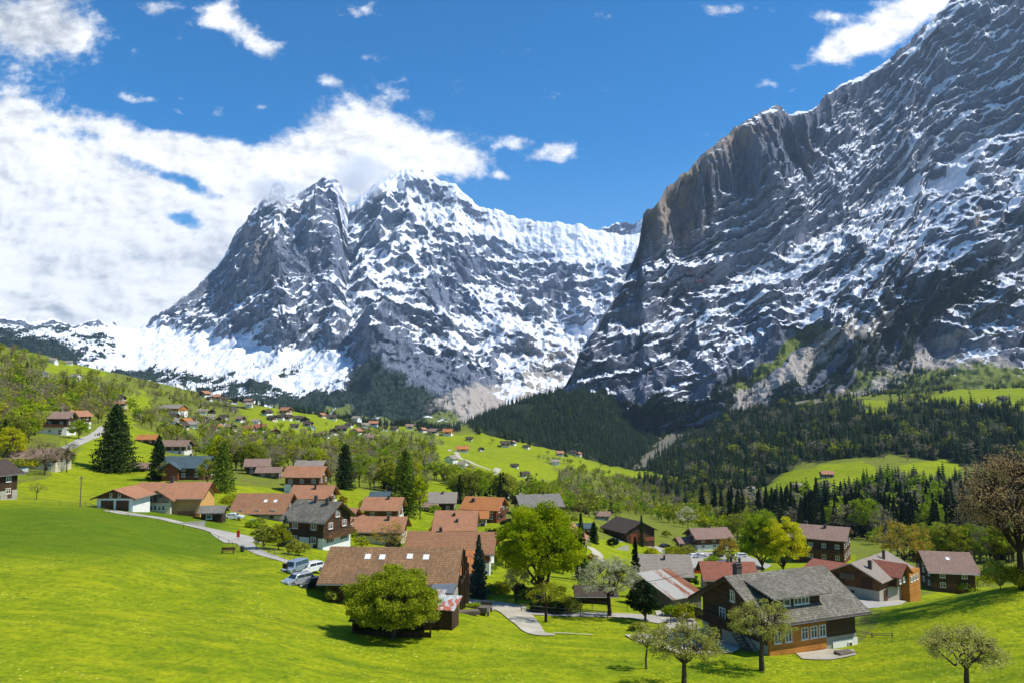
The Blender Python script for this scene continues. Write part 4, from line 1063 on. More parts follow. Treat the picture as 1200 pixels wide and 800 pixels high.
HOUSES = [
 # name, label, category, px, py, angle, L, W, h, rise, roof, low, up, split, chimneys, ymin, extra
 ('dark_chalet', 'dark chalet with balcony cut by the left edge of the picture', 'chalet', -22, 588, 75, 9, 8.5, 5.2, 2.4, 'roof_dark', 'stone', 'dark_wood', .3, [], 130, dict(balc=[('L', 2.6, 8, 1.2)])),
 ('chalet', 'cream and brown chalet with broad mossy roof behind bare trees on the left', 'chalet', 47, 551, 8, 13, 11, 3.6, 2.2, 'roof_mauve', 'cream', 'brown_wood', .6, [(-.1, 0)], 190, {}),
 ('apartment_house', 'white three-storey house with long grey roof and balconies on the left slope', 'house', 64, 509, 10, 12.5, 10, 6.6, 2.4, 'roof_mauve', 'white', 'dark_wood', .45, [(.3, 0)], 250, dict(balc=[('F', 3.2, 11, 1.2)])),
 ('chalet', 'brown-roofed chalet just above the white three-storey house', 'chalet', 59, 494, 4, 11, 9, 5, 2.4, 'roof_mauve', 'white', 'dark_wood', .4, [], 300, {}),
 ('chalet', 'narrow dark chalet with orange roof right of the white three-storey house', 'chalet', 91, 500, 70, 9, 7, 5.5, 2.2, 'roof_salmon', 'white', 'dark_wood', .4, [], 280, {}),
 ('chalet', 'red-brown chalet with wide blue-grey slate roof', 'chalet', 221, 562, 3, 12, 9, 3.9, 2.6, 'roof_slate', 'brown_wood', 'dark_wood', .3, [(.05, .1)], 190, dict(wing=1)),
 ('hut', 'dark barn hut with bright orange roof on the yellowish slope', 'hut', 174, 520, 3, 8.2, 6, 2.6, 1.8, 'roof_orange', 'dark_wood', 'dark_wood', 0, [], 240, {}),
 ('chalet', 'long chalet with brown-grey roof below the orange-roofed hut', 'chalet', 207, 531, -4, 11.5, 8, 3.6, 2.2, 'roof_mauve', 'white', 'dark_wood', .35, [(0, 0)], 250, {}),
 ('hut', 'tiny grey-roofed hut beside the tall dark conifer', 'hut', 165, 552, 0, 4.2, 3.6, 1.5, 1.0, 'roof_mauve', 'dark_wood', 'dark_wood', 0, [], 190, {}),
 ('barn', 'dark weathered barn with brown roof on the meadow edge', 'barn', 302, 557, 14, 7.5, 8, 3.6, 2.0, 'roof_mauve', 'dark_wood', 'dark_wood', 0, [], 230, {}),
 ('barn', 'low dark annex barn with mauve roof right of the weathered barn', 'barn', 316, 560, 4, 7.5, 5, 2.3, 1.3, 'roof_mauve', 'dark_wood', 'grey_wood', 0, [], 220, {}),
 ('house', 'house sunk behind the meadow with huge plain brown roof and two skylights', 'house', 311, 607, -2, 12.2, 12, 1.5, 3.6, 'roof_brown', 'cream', 'brown_wood', .4, [], 150, dict(sky=[(.15, .45), (.55, .45)])),
 ('chalet', 'chalet with pale grey roof peeping out behind the tall white-based chalet', 'chalet', 364, 572, -3, 8, 8, 6.5, 2.2, 'roof_light', 'white', 'brown_wood', .4, [(0, 0, 1.2)], 225, {}),
 ('chalet', 'tall brown chalet with salmon roof and white wall at its left', 'chalet', 359, 579, -4, 10.8, 8.5, 5.6, 2.5, 'roof_salmon', 'brown_wood', 'brown_wood', .45, [], 190, dict(balc=[('F', 2.5, 6, 1.1)], whitebox=1)),
 ('chalet', 'chalet with salmon roof and dark chimney over white walls', 'chalet', 368, 602, -4, 9.8, 8.5, 4.4, 2.5, 'roof_salmon', 'white', 'brown_wood', .65, [(.15, -.35, 1.1)], 165, dict(balc=[('F', 2.6, 8, 1.0)])),
 ('old_chalet', 'dark timber chalet with old grey shingle roof above a white cellar', 'chalet', 373, 643, -24, 8.6, 8.4, 5.2, 2.7, 'roof_shingle', 'white', 'log_wood', .36, [(-.1, -.1, 1.1), (.6, -.2, 1.1)], 125, dict(balc=[('R', 1.9, 8, 1.1)], d3=1)),
 ('house', 'small house with orange-brown roof tucked behind the shingled dark chalet', 'house', 402, 628, -12, 5.6, 7, 3.6, 2.2, 'roof_salmon', 'cream', 'brown_wood', .5, [(.3, -.2, 1.2)], 155, {}),
 ('house', 'open carport house with brown roof and twin chimneys left of the wide salmon house', 'house', 412, 628, -20, 5.4, 6.5, 2.8, 1.6, 'roof_salmon', 'brown_wood', 'brown_wood', .3, [(0, 0, 1.3), (.2, 0, 1.3)], 145, {}),
 ('chalet', 'compact brown chalet with salmon roof on the green slope below the blue roof', 'chalet', 450, 612, -3, 9.0, 8.5, 3.6, 2.4, 'roof_salmon', 'white', 'brown_wood', .4, [(.3, -.2, .8)], 160, {}),
 ('barn', 'small dark hut with blue metal roof behind the larch', 'hut', 446, 590, 0, 4.5, 4, 2.3, 1.0, 'roof_slate', 'dark_wood', 'dark_wood', 0, [], 200, {}),
 ('house', 'wide low house with salmon roof and pale walls behind the brown shrubs', 'house', 447, 638, -3, 10.2, 8, 3.2, 2.3, 'roof_salmon', 'cream', 'brown_wood', .6, [(.35, -.3, .9)], 140, {}),
 ('house', 'long house with plain brown roof right behind the long barn', 'house', 530, 668, -4, 15, 9, 3.4, 2.6, 'roof_brown', 'white', 'brown_wood', .4, [(-.3, 0, .6)], 118, {}),
 ('house', 'square house with pale salmon roof in front of the bright orange roof', 'house', 535, 636, -1, 8.3, 10.5, 3.2, 3.2, 'roof_salmon', 'brown_wood', 'dark_wood', .4, [(-.1, -.3, .5), (.1, -.65, .5)], 135, dict(balc=[('F', 1.9, 8.4, 1.1)])),
 ('hut', 'small annex with light orange roof right of the square salmon house', 'hut', 561, 616, 0, 4.0, 5, 2.4, 1.2, 'roof_orange', 'cream', 'brown_wood', .3, [], 155, {}),
 ('chalet', 'red-brown chalet under a bright orange roof left of the yellow-green maple', 'chalet', 568, 612, -16, 10.2, 9.5, 3.8, 2.6, 'roof_orange', 'red_wood', 'red_wood', .35, [(-.55, -.45, .8, .8)], 175, dict(balc=[('R', 2.2, 8, 1.1)])),
 ('chalet', 'chalet with plain pale grey roof between the larch and the orange roof', 'chalet', 519, 600, 0, 7.6, 8, 3.4, 2.4, 'roof_light', 'dark_wood', 'dark_wood', .4, [(0, -.2, .7)], 190, {}),
 ('hut', 'low grey-roofed annex left of the pale grey roof chalet', 'hut', 505, 600, 0, 3.4, 5, 2.0, 1.0, 'roof_mauve', 'dark_wood', 'dark_wood', 0, [], 185, {}),
 ('chalet', 'broad dark chalet with grey streaked roof behind the yellow-green maple', 'chalet', 630, 607, 16, 13, 10, 3.6, 3.0, 'roof_grey', 'dark_wood', 'dark_wood', .4, [(.3, 0, .7)], 190, {}),
 ('chalet', 'dark little chalet on the meadow edge with gable towards the right', 'chalet', 588, 582, -20, 9, 7, 3.2, 2.2, 'roof_dark', 'white', 'dark_wood', .3, [], 300, {}),
 ('hut', 'small pale hut right of the dark little chalet', 'hut', 607, 585, 0, 6, 5, 2.0, 1.2, 'roof_light', 'white', 'grey_wood', .3, [], 300, {}),
 ('chalet', 'red chalet with pale red roof left of a matching longer one', 'chalet', 658, 598, 0, 5.5, 6, 3, 1.8, 'roof_salmon', 'red_wood', 'red_wood', .3, [], 250, {}),
 ('chalet', 'long red chalet with pinkish roof at the edge of the wood', 'chalet', 677, 599, -4, 8.6, 7, 3, 2, 'roof_salmon', 'red_wood', 'red_wood', .3, [], 250, {}),
 ('hut', 'grey hut with white end wall on the wooded slope', 'hut', 706, 609, -6, 6.2, 5, 2.2, 1.4, 'roof_mauve', 'white', 'grey_wood', .3, [], 260, {}),
 ('house', 'house showing only its pink-brown roof right of the maple', 'house', 667, 650, 80, 8, 7, 3.6, 3.0, 'roof_salmon', 'cream', 'brown_wood', .4, [], 140, {}),
 ('hut', 'small red shed with teal roof behind the cone-shaped tree', 'hut', 686, 625, 0, 3.8, 4, 2, .9, 'roof_slate', 'red_wood', 'red_wood', 0, [], 190, {}),
 ('barn', 'big dark barn with red doors beyond the bright green field', 'barn', 737, 636, -62, 13, 12.5, 3.7, 3.0, 'roof_dark', 'dark_wood', 'dark_wood', 0, [], 190, dict(nowin=1, barn=1)),
 ('chalet', 'brown chalet with white ground floor above the car park', 'chalet', 830, 645, 12, 12.5, 9.5, 4.3, 2.4, 'roof_mauve', 'white', 'brown_wood', .45, [(.1, 0, .8)], 200, dict(balc=[('L', 2.1, 7, 1.1)])),
 ('hut', 'low annex with dark red roof left of the chalet with white ground floor', 'hut', 803, 644, 10, 5.2, 5, 2.6, 1.2, 'roof_mauve', 'cream', 'brown_wood', .3, [], 200, {}),
 ('hotel', 'large dark guest house with grey-mauve roof and rows of balconies', 'guest house', 963, 660, -30, 14, 14.5, 6.4, 2.5, 'roof_mauve', 'brown_wood', 'dark_wood', .4, [(.2, -.2, .9, .7), (-.6, .1, .9, 1.0)], 160, dict(balc=[('L', 2.4, 13, 1.2), ('L', 4.6, 13, 1.2), ('F', 2.6, 12, 1.2)])),
 ('house', 'brown house with mauve roof and one skylight right of the rambling farmhouse', 'house', 1108, 694, -12, 9.2, 12, 4.6, 3.2, 'roof_mauve', 'brown_wood', 'dark_wood', .4, [], 125, dict(sky=[(0, .4)])),
 ('house', 'house with plain grey-brown roof behind the rusty iron barn', 'house', 778, 692, -4, 8.4, 9, 3.2, 2.6, 'roof_light', 'grey_wood', 'grey_wood', .3, [(0, -.3, .7, .35)], 128, {}),
 ('house', 'house with dusky red roof behind the large shingled chalet', 'house', 852, 693, -4, 9.0, 7.5, 2.6, 2.2, 'roof_red', 'cream', 'brown_wood', .4, [(.2, 0, .9, .4), (.55, -.1, .9, .4)], 132, {}),
 ('house', 'house with bright orange roof tucked between long barn and blue spruce', 'house', 541, 691, -3, 5.2, 9, 2.9, 2.3, 'roof_orange', 'brown_wood', 'brown_wood', .3, [], 108, {}),
 ('hut', 'low brown-roofed hut far right behind the bare tree', 'hut', 1142, 650, -4, 10, 6, 2.4, 1.6, 'roof_brown', 'cream', 'grey_wood', .4, [], 220, {}),
 ('hut', 'low dark hut under the blossoming tree', 'hut', 697, 706, 0, 4.6, 3.5, 1.4, .7, 'roof_dark', 'dark_wood', 'dark_wood', 0, [], 110, dict(nowin=1)),
 ('chalet', 'lone chalet with brown roof on the sunny clearing across the valley', 'chalet', 969, 560, -5, 13, 10, 5, 3, 'roof_salmon', 'cream', 'dark_wood', .3, [], 500, {}),
 ('hut', 'pale stone hut lower left on the clearing across the valley', 'hut', 934, 572, 0, 9, 7, 3, 2, 'roof_light', 'cream', 'cream', .3, [], 500, {}),
 ('barn', 'long hall with pale roof and orange gable high on the left slope', 'barn', 203, 485, -18, 24, 13, 6, 3.2, 'roof_light', 'white', 'orange_wood', .5, [], 500, dict(nowin=1)),
]
for (name, label, cat, px, py, ang, L, W, h, rise, roof, low, up, split, ch, ymin, ex) in HOUSES:
    near = hit(px, py, ymin).y < 190
    t, r = chalet(name, label, cat, px, py, ang, L, W, h, rise, roof, low, up, split, chim=ch, ymin=ymin, balc=ex.get('balc', ()), sky=ex.get('sky', ()),
                  wins=[] if ex.get('nowin') else None, detail=3 if ex.get('d3') else (2 if near else 1), door=('F', .3, 1.0, 2.0) if not ex.get('nowin') else None)
    if ex.get('barn'):
        for u in (-.22, .05): MB().box(13/2 - .02, u * 12.5 - 1.4, 0, 13/2 + .08, u * 12.5 + 1.4, 2.8).build('barn_door', M['red_wood'], t)
        MB().box(13/2 - .02, 2.2, 0, 13/2 + .1, 6.0, 1.3).build('lower_panel', M['shutter'], t)
    if ex.get('wing'):
        MB().prism([(-5.6, -3), (-1.0, -3), (-1.0, 3.6), (-3.3, 5.1), (-5.6, 3.6)], -W/2 - 1.6, -.4, 'y').build('gabled_bay', M['red_wood'], t)
        q = MB(); q.prism([(-6.4, 3.1), (-3.3, 5.13), (-3.3, 5.33), (-6.4, 3.3)], -W/2 - 2.4, 0, 'y'); q.prism([(-.2, 3.1), (-.2, 3.3), (-3.3, 5.33), (-3.3, 5.13)], -W/2 - 2.4, 0, 'y')
        q.build('bay_roof', M['roof_slate'], t)
    if ex.get('whitebox'): MB().box(-L/2 - .1, -W/2 - .12, -3, -L/2 + 3.4, 0, 3.1).build('white_wall', M['white'], t)
lean('iron_barn', 'open barn with striped white and rust-red corrugated iron roof', 786, 716, 30, 5.6, 7.4, 1.9, 3.9, 'rust', 'grey_wood', 100, 'barn', .5)

# ---- the many small chalets of the village further up the valley
FAR = """141 470 d 10,142 477 s 9,240 465 s 10,246 469 d 8,254 468 s 9,263 471 d 9,274 473 d 10,292 468 m 9,292 477 l 8,313 486 d 11,319 493 d 10,329 491 d 8,237 485 w 10,248 486 d 10,203 492 d 9,203 497 w 9,
218 497 o 9,229 495 d 9,237 493 d 9,226 501 w 9,257 498 m 14,262 491 d 9,246 493 l 8,253 504 o 10,270 504 m 12,292 506 r 11,305 506 r 13,323 510 s 14,316 514 d 12,308 524 m 12,273 482 d 8,
335 485 s 12,337 492 d 9,349 493 d 10,357 496 d 12,361 500 d 9,389 492 d 11,377 489 s 8,418 493 l 9,438 499 s 10,400 506 d 12,391 509 d 10,381 512 m 10,372 513 d 9,418 509 s 10,427 509 d 12,432 517 m 12,428 501 l 8,
450 504 s 9,462 504 d 8,480 503 m 9,495 506 s 9,508 509 m 13,501 524 d 8,505 502 d 8,523 506 d 9,525 510 o 11,542 530 o 13,529 542 w 13,543 548 l 9,550 552 m 9,530 568 m 9,571 571 d 7,603 548 d 8,592 523 d 10,
601 521 m 7,617 525 d 7,651 544 w 9,615 559 d 6,564 528 d 7,550 516 d 7,656 534 s 8,678 534 s 9,672 532 d 7,62 426 l 9,81 427 l 7,51 441 l 9,89 445 l 8,137 468 d 9,213 503 d 9,282 494 m 9,300 496 l 8,345 502 d 9,366 503 l 7,409 500 d 8,
4 470 s 10,20 462 d 9,1005 474 d 9,1175 470 d 10,1150 478 l 8,1012 480 w 8,880 575 l 8"""
KEY = {'d': ('roof_dark', 'dark_wood', 'dark'), 's': ('roof_salmon', 'brown_wood', 'pinkish-roofed'), 'm': ('roof_mauve', 'dark_wood', 'grey-brown-roofed'), 'l': ('roof_light', 'white', 'pale-roofed white'),
       'w': ('roof_light', 'white', 'white-walled'), 'o': ('roof_orange', 'orange_wood', 'orange-roofed'), 'r': ('roof_red', 'red_wood', 'red')}
_protos = {}
def far_proto(k, v):
    if (k, v) in _protos: return _protos[(k, v)]
    rng = random.Random(hash((k, v)) if False else ord(k) * 7 + v)
    roof, wall, word = KEY[k]
    L, W, h, rise = 10, 8.0 + v, 4.2 + .5 * v, 2.4 + .2 * v
    t = bpy.data.objects.new('small_chalet', None); C.objects.link(t)
    lo = M['white'] if v % 2 == 0 or k in 'lw' else M['cream']
    MB().box(-L/2, -W/2, -4, L/2, W/2, h * .4).build('lower_wall', lo, t)
    MB().prism([(-W/2 + .05, h * .4), (W/2 - .05, h * .4), (W/2 - .05, h), (0, h + rise - .05), (-W/2 + .05, h)], -L/2 + .05, L/2 - .05, 'x').build('upper_wall', M[wall], t)
    r = gable_roof(L, W, h, rise, 1.2, 1.3, .28).build('roof', M[roof], t)
    for sd, n, w in (('F', 3, L), ('L', 2, W), ('R', 2, W)):
        for i in range(n):
            u = ((i + .5) / n - .5) * w
            m = MB()
            if sd == 'F': m.box(u - .7, -W/2 - .08, h * .55, u + .7, -W/2 + .06, h * .55 + 1.3)
            elif sd == 'L': m.box(-L/2 - .08, u - .7, h * .55, -L/2 + .06, u + .7, h * .55 + 1.3)
            else: m.box(L/2 - .06, u - .7, h * .55, L/2 + .08, u + .7, h * .55 + 1.3)
            m.build('window', M['glass'] if (i + v) % 2 else M['frame'], t)
    chimney(r, 1.5, .4, h + rise - .5, h + rise + 1.0, .7)
    _protos[(k, v)] = t
    return t
_used = set()
LMK = [(20, 'at the far left edge'), (60, 'above the white three-storey house'), (110, 'above the grey lane'), (150, 'behind the free-standing spruce'), (190, 'above the orange-roofed hut'), (221, 'above the slate-roofed chalet'), (262, 'above the green larch'), (302, 'above the weathered barn'),
 (335, 'left above the tall chalet'), (364, 'above the tall brown chalet'), (404, 'above the dark rounded conifer'), (440, 'above the blue-roofed hut'), (478, 'above the large larch'), (519, 'above the pale-roofed chalet'), (570, 'above the bright orange roof'), (605, 'left above the maple'),
 (640, 'above the maple'), (677, 'above the long red chalet'), (715, 'above the grey hut'), (745, 'above the big dark barn'), (785, 'right above the dark barn'), (830, 'above the car park chalet'), (870, 'left above the poplars'), (915, 'above the two poplars'),
 (965, 'above the guest house'), (1010, 'right above the guest house'), (1050, 'above the rambling farmhouse'), (1108, 'above the skylight house'), (1150, 'left of the bare tree'), (1200, 'behind the huge bare tree')]
def landmark(px): return min(LMK, key=lambda q: abs(q[0] - px))[1]
def fit(*parts):
    parts = [p for p in parts if p]
    while len(' '.join(parts).split()) > 16 and len(parts) > 2: parts.pop(0 if len(parts[0].split()) == 1 else -1)
    return ' '.join(parts)
def copy_tree(o, parent=None):
    c = o.copy(); C.objects.link(c); c.parent = parent
    for ch in list(o.children): copy_tree(ch, c)
    return c
WHERE = lambda px, py: ('on the high meadow at the far left' if px < 160 else 'among trees of the upper left village' if px < 290 else 'in the middle of the far village' if px < 440 else 'at the foot of the snowy mountain' if (px < 530 and py < 515) else 'on the sunny meadow strip past the village' if px < 720 else 'across the valley below the rock wall')
for i, s in enumerate(FAR.replace('\n', '').split(',')):
    a, b, k, w = s.split(); px, py, w = float(a), float(b), float(w)
    p = hit(px, py, 330)
    wm = w * p.y / F
    v = i % 3
    pr = far_proto(k, v)
    if (k, v) in _used: t = copy_tree(pr)
    else: t = pr; _used.add((k, v))
    sc = min(max(wm / 11.0, .7), 1.6)
    t.location = p; t.rotation_euler = (0, 0, math.radians([-12, 8, 66, -28, 2, 20, -70][i % 7])); t.scale = (sc, sc, sc)
    tag(t, fit({0: 'large', 1: 'small', 2: 'tiny'}[0 if sc > 1.05 else 1 if sc > .8 else 2], '%s chalet' % KEY[k][2], WHERE(px, py), landmark(px)), 'chalet', 'small chalets scattered up the valley')
# ---------------------------------------------------------------- trees
def leaf_material(name, a, b_, trans=.35, scale=.6, rough=.75):
    m = bpy.data.materials.new(name); m.use_nodes = True
    g = NT(m.node_tree); n = m.node_tree.nodes
    n.remove(n['Principled BSDF']); out = n['Material Output']
    n1 = g.noise(obj_co(g), scale, 3, .6)
    f = g.math('ADD', g.math('MULTIPLY', n1, .7), g.math('MULTIPLY', g.attr('v'), .45))
    rnd = g.new('ShaderNodeObjectInfo').outputs['Random']
    f = g.math('ADD', f, g.math('MULTIPLY', g.math('SUBTRACT', rnd, .5), .35))
    f = g.math('ADD', f, g.math('MULTIPLY', g.attr('tint'), .35))
    c = g.mix(g.ss(f, .3, .85), a, b_)
    d = g.new('ShaderNodeBsdfDiffuse'); t = g.new('ShaderNodeBsdfTranslucent'); mx = g.new('ShaderNodeMixShader')
    g.l.new(c, d.inputs[0]); g.l.new(c, t.inputs[0]); mx.inputs[0].default_value = trans
    g.l.new(d.outputs[0], mx.inputs[1]); g.l.new(t.outputs[0], mx.inputs[2]); g.l.new(mx.outputs[0], out.inputs[0])
    return m
def bark(name, c):
    m, g, b = material(name, .95, .05)
    n = g.noise(g.mapping(obj_co(g), scale=(3, 3, .6)), 3, 5, .7)
    g.l.new(g.mix(g.ss(n, .3, .7), tuple(x * .5 for x in c), c), b.inputs['Base Color']); return m
M['bark'] = bark('grey_brown_bark', (.11, .085, .06)); M['bark_dark'] = bark('dark_bark', (.055, .04, .03)); M['bark_pale'] = bark('pale_bark', (.20, .17, .13))
LEAF = {
 'maple': leaf_material('bright_spring_leaves', (.26, .34, .008), (.62, .64, .012), .5, .45),
 'green': leaf_material('fresh_green_leaves', (.17, .26, .012), (.40, .48, .022), .35),
 'olive': leaf_material('olive_leaves', (.19, .21, .03), (.38, .39, .045), .3),
 'willow': leaf_material('yellow_olive_leaves', (.21, .23, .012), (.48, .48, .022), .4, .8),
 'yellow': leaf_material('yellow_green_leaves', (.40, .40, .012), (.66, .62, .02), .4),
 'amber': leaf_material('amber_young_leaves', (.30, .20, .02), (.48, .36, .05), .35),
 'brown': leaf_material('brown_twigs_and_buds', (.25, .19, .10), (.40, .32, .17), .4),
 'greige': leaf_material('grey_brown_twigs', (.26, .23, .14), (.42, .37, .24), .4),
 'blossom': leaf_material('white_blossom_and_young_leaves', (.32, .36, .10), (.72, .69, .50), .45),
 'dark': leaf_material('dark_green_needles', (.012, .026, .011), (.035, .062, .020), .1),
 'spruce': leaf_material('spruce_needles', (.020, .040, .014), (.060, .095, .022), .15),
 'blue': leaf_material('blue_grey_needles', (.035, .062, .045), (.085, .125, .095), .12),
 'forest': leaf_material('dark_forest_needles', (.010, .023, .012), (.038, .060, .022), .08),
 'hedge': leaf_material('olive_green_willow_leaves', (.13, .17, .010), (.34, .38, .02), .35, .7),
 'warmbrown': leaf_material('warm_brown_twigs', (.32, .21, .09), (.52, .37, .17), .4),
 'fruit': leaf_material('sparse_young_leaves', (.34, .34, .06), (.62, .60, .18), .5),
 'larch': leaf_material('young_larch_needles', (.08, .14, .014), (.19, .26, .025), .3),
}
def quads_from(cent, size, rng, up=.25, asp=.62):
    n = len(cent)
    d = rng.normal(size=(n, 3)); d /= np.linalg.norm(d, axis=1)[:, None]
    e = rng.normal(size=(n, 3)); e[:, 2] += up
    e -= (e * d).sum(1)[:, None] * d; e /= np.linalg.norm(e, axis=1)[:, None]
    s = (size * rng.uniform(.6, 1.3, n))[:, None]
    d = d * s * .5; e = e * s * .5 * asp
    V = np.stack([cent - d, cent - e * 1.0, cent + d, cent + e], 1)
    return V.reshape(-1, 3)
def tubes_np(segs, n=5):
    """segs: list of (p0, p1, r0, r1)"""
    if not segs: return np.zeros((0, 3)), np.zeros((0, 4), int)
    P0 = np.array([s[0] for s in segs]); P1 = np.array([s[1] for s in segs]); R0 = np.array([s[2] for s in segs]); R1 = np.array([s[3] for s in segs])
    D = P1 - P0; D /= np.maximum(np.linalg.norm(D, axis=1)[:, None], 1e-6)
    A = np.cross(D, [0.31, .77, .55]); A /= np.linalg.norm(A, axis=1)[:, None]; B = np.cross(D, A)
    th = np.arange(n) * 2 * math.pi / n
    ring = A[:, None] * np.cos(th)[None, :, None] + B[:, None] * np.sin(th)[None, :, None]
    V = np.concatenate([P0[:, None] + ring * R0[:, None, None], P1[:, None] + ring * R1[:, None, None]], 1)
    k = np.arange(n); q = np.stack([k, (k + 1) % n, n + (k + 1) % n, n + k], 1)
    Q = (np.arange(len(segs)) * 2 * n)[:, None, None] + q[None]
    return V.reshape(-1, 3), Q.reshape(-1, 4)
def curve_segs(p0, p1, r0, r1, rng, n=4, wob=.08, sag=0):
    p0, p1 = np.array(p0, float), np.array(p1, float); L = np.linalg.norm(p1 - p0)
    pts = [p0 + (p1 - p0) * t + rng.normal(size=3) * L * wob * math.sin(math.pi * t) + np.array([0, 0, -sag * L * math.sin(math.pi * t)]) for t in np.linspace(0, 1, n + 1)]
    return [(pts[i], pts[i + 1], r0 + (r1 - r0) * i / n, r0 + (r1 - r0) * (i + 1) / n) for i in range(n)], pts
def broadleaf(seed, h, rx, rz, cz, nlimb=7, nclump=60, per=80, leaf=.3, clump_r=.9, r0=.3, open_=.0, twig=0, ry=None, flat=0):
    """returns (trunk V,Q), (leaf V, n)"""
    rng = np.random.RandomState(seed); ry = ry or rx
    segs = []
    fork = max(.12 * h, cz - rz * .85)
    s, tp = curve_segs((0, 0, -1.0), (rng.normal() * .15, rng.normal() * .15, fork), r0 * 1.25, r0 * .85, rng, 3, .03); segs += s
    top = np.array(tp[-1])
    limbs = []
    for i in range(nlimb):
        th = i * 2.4 + rng.uniform(-.4, .4); el = rng.uniform(.15, 1.2)
        tgt = np.array([math.cos(th) * math.cos(el) * rx * .62, math.sin(th) * math.cos(el) * ry * .62, cz + math.sin(el) * rz * .55 - .2 * rz])
        s, pts = curve_segs(top, tgt, r0 * .55, r0 * .2, rng, 4, .10); segs += s; limbs += pts[1:]
    s, pts = curve_segs(top, (0, 0, cz + rz * .55), r0 * .7, r0 * .15, rng, 5, .05); segs += s; limbs += pts[1:]
    limbs = np.array(limbs)
    # clumps: mostly in the outer shell, with an uneven outline
    C_ = []
    while len(C_) < nclump:
        d = rng.normal(size=3); d /= np.linalg.norm(d)
        if d[2] < -.55: continue
        rad = rng.uniform(.35, 1.0) ** (.45)
        w = 1 + .22 * float(pn(d[0] * 2.1 + seed, d[1] * 2.1, d[2] * 2.1))
        rad *= w
        C_.append([d[0] * rx * rad, d[1] * ry * rad, cz + d[2] * rz * rad * (1 if d[2] > 0 else .8)])
    C_ = np.array(C_)
    for c in C_:
        j = np.argmin(np.linalg.norm(limbs - c, axis=1) + (limbs[:, 2] > c[2] + .5) * rx)
        s, pts = curve_segs(limbs[j], c, r0 * .16, r0 * .05, rng, 3, .12); segs += s
        for k in range(twig):
            b = pts[rng.randint(1, 4)]; e = b + rng.normal(size=3) * clump_r * .7 + np.array([0, 0, .25 * clump_r])
            segs.append((b, e, r0 * .045, r0 * .015))
    k = len(C_)
    cr = clump_r * rng.uniform(.6, 1.3, k)
    cc = np.repeat(C_, per, 0); off = rng.normal(size=(k * per, 3)); off /= np.linalg.norm(off, axis=1)[:, None]
    off *= (rng.uniform(0, 1, k * per) ** .45 * np.repeat(cr, per))[:, None]; off[:, 2] *= .62
    cent = cc + off
    vv = np.repeat(rng.uniform(0, 1, k), per) * .7 + rng.uniform(0, .3, k * per)
    return tubes_np(segs), (quads_from(cent, leaf, rng), np.repeat(vv, 4))
def conifer(seed, h, r, levels=26, blades=9, per=10, leaf=.5, r0=.25, base=.08, droop=.25, power=.85, col=False):
    rng = np.random.RandomState(seed)
    segs = [((0, 0, -1.2), (0, 0, h * .5), r0, r0 * .55), ((0, 0, h * .5), (0, 0, h * .985), r0 * .55, .02)]
    cent = []; V = []
    for i in range(levels):
        t = i / (levels - 1); z = h * (base + (1 - base) * t ** .95)
        R = r * (1 - t) ** power * rng.uniform(.82, 1.12) + .03 * r
        if col: R = r * min(1, (1 - t) * 3.2 + .1) * rng.uniform(.85, 1.1) * min(1, .55 + t * 3)
        nb = max(4, int(blades * (1 - .45 * t)))
        ph = rng.uniform(0, 6.3)
        for j in range(nb):
            th = ph + j * 2 * math.pi / nb + rng.uniform(-.25, .25); Rj = R * rng.uniform(.72, 1.15)
            for k in range(per):
                f = ((k + rng.uniform(.2, 1)) / per)
                sp = rng.normal() * .13 * Rj * (1 - .5 * f)
                x = math.cos(th) * Rj * f - math.sin(th) * sp; y = math.sin(th) * Rj * f + math.cos(th) * sp
                zz = z - droop * Rj * f ** 1.4 + rng.normal() * .05 * h / levels * 2 + .10 * Rj * f ** 4
                cent.append((x, y, zz))
            if per >= 8: segs.append(((0, 0, z), (math.cos(th) * Rj * .85, math.sin(th) * Rj * .85, z - droop * Rj * .7), r0 * .14, .015))
    cent = np.array(cent)
    return tubes_np(segs, 4), (quads_from(cent, leaf, rng, 1.2, .7), np.repeat(rng.uniform(0, 1, len(cent)), 4))
def conifer_low(seed, levels=9, blades=7):
    """unit-height spruce of jagged drooping blades"""
    rng = np.random.RandomState(seed); V = []
    for i in range(levels):
        t = i / (levels - .3); z0 = .06 + .94 * t
        R = .19 * (1 - t) ** .85 * rng.uniform(.85, 1.15) + .008; dz = .17 * (1 - .55 * t)
        ph = rng.uniform(0, 6.3)
        for j in range(blades):
            th = ph + j * 2 * math.pi / blades + rng.uniform(-.2, .2); Rj = R * rng.uniform(.7, 1.15); w = .62 * Rj
            d = np.array([math.cos(th), math.sin(th), 0]); n = np.array([-d[1], d[0], 0])
            top = np.array([0, 0, z0 + dz * .55]); tip = d * Rj + [0, 0, z0 - dz * .42]
            m = d * Rj * .55 + [0, 0, z0 - dz * .12]
            V += [top, m - n * w, tip, m + n * w]
    V = np.array(V); return V, np.repeat(rng.uniform(0, 1, len(V) // 4), 4)
def broad_low(seed, n=90, bare=False):
    rng = np.random.RandomState(seed)
    k = 14; d = rng.normal(size=(k, 3)); d /= np.linalg.norm(d, axis=1)[:, None]; d[:, 2] = np.abs(d[:, 2]) * 1.2 - .35
    c = d * rng.uniform(.5, 1, k)[:, None] * [.28, .28, .36] + [0, 0, .58]
    cc = np.repeat(c, n // k + 1, 0)[:n]
    cent = cc + rng.normal(size=(n, 3)) * [.07, .07, .07]
    V = quads_from(cent, .12 if not bare else .10, rng, .4, .7 if not bare else .35)
    v = np.repeat(np.repeat(rng.uniform(0, 1, k), n // k + 1)[:n], 4)
    tr = []
    for a in c[:8]: tr.append((np.array([0, 0, .22]), a, .012, .004))
    tr.append((np.array([0, 0, -.1]), np.array([0, 0, .6]), .02, .008))
    tv, tq = tubes_np(tr, 3)
    return V, v, tv, tq
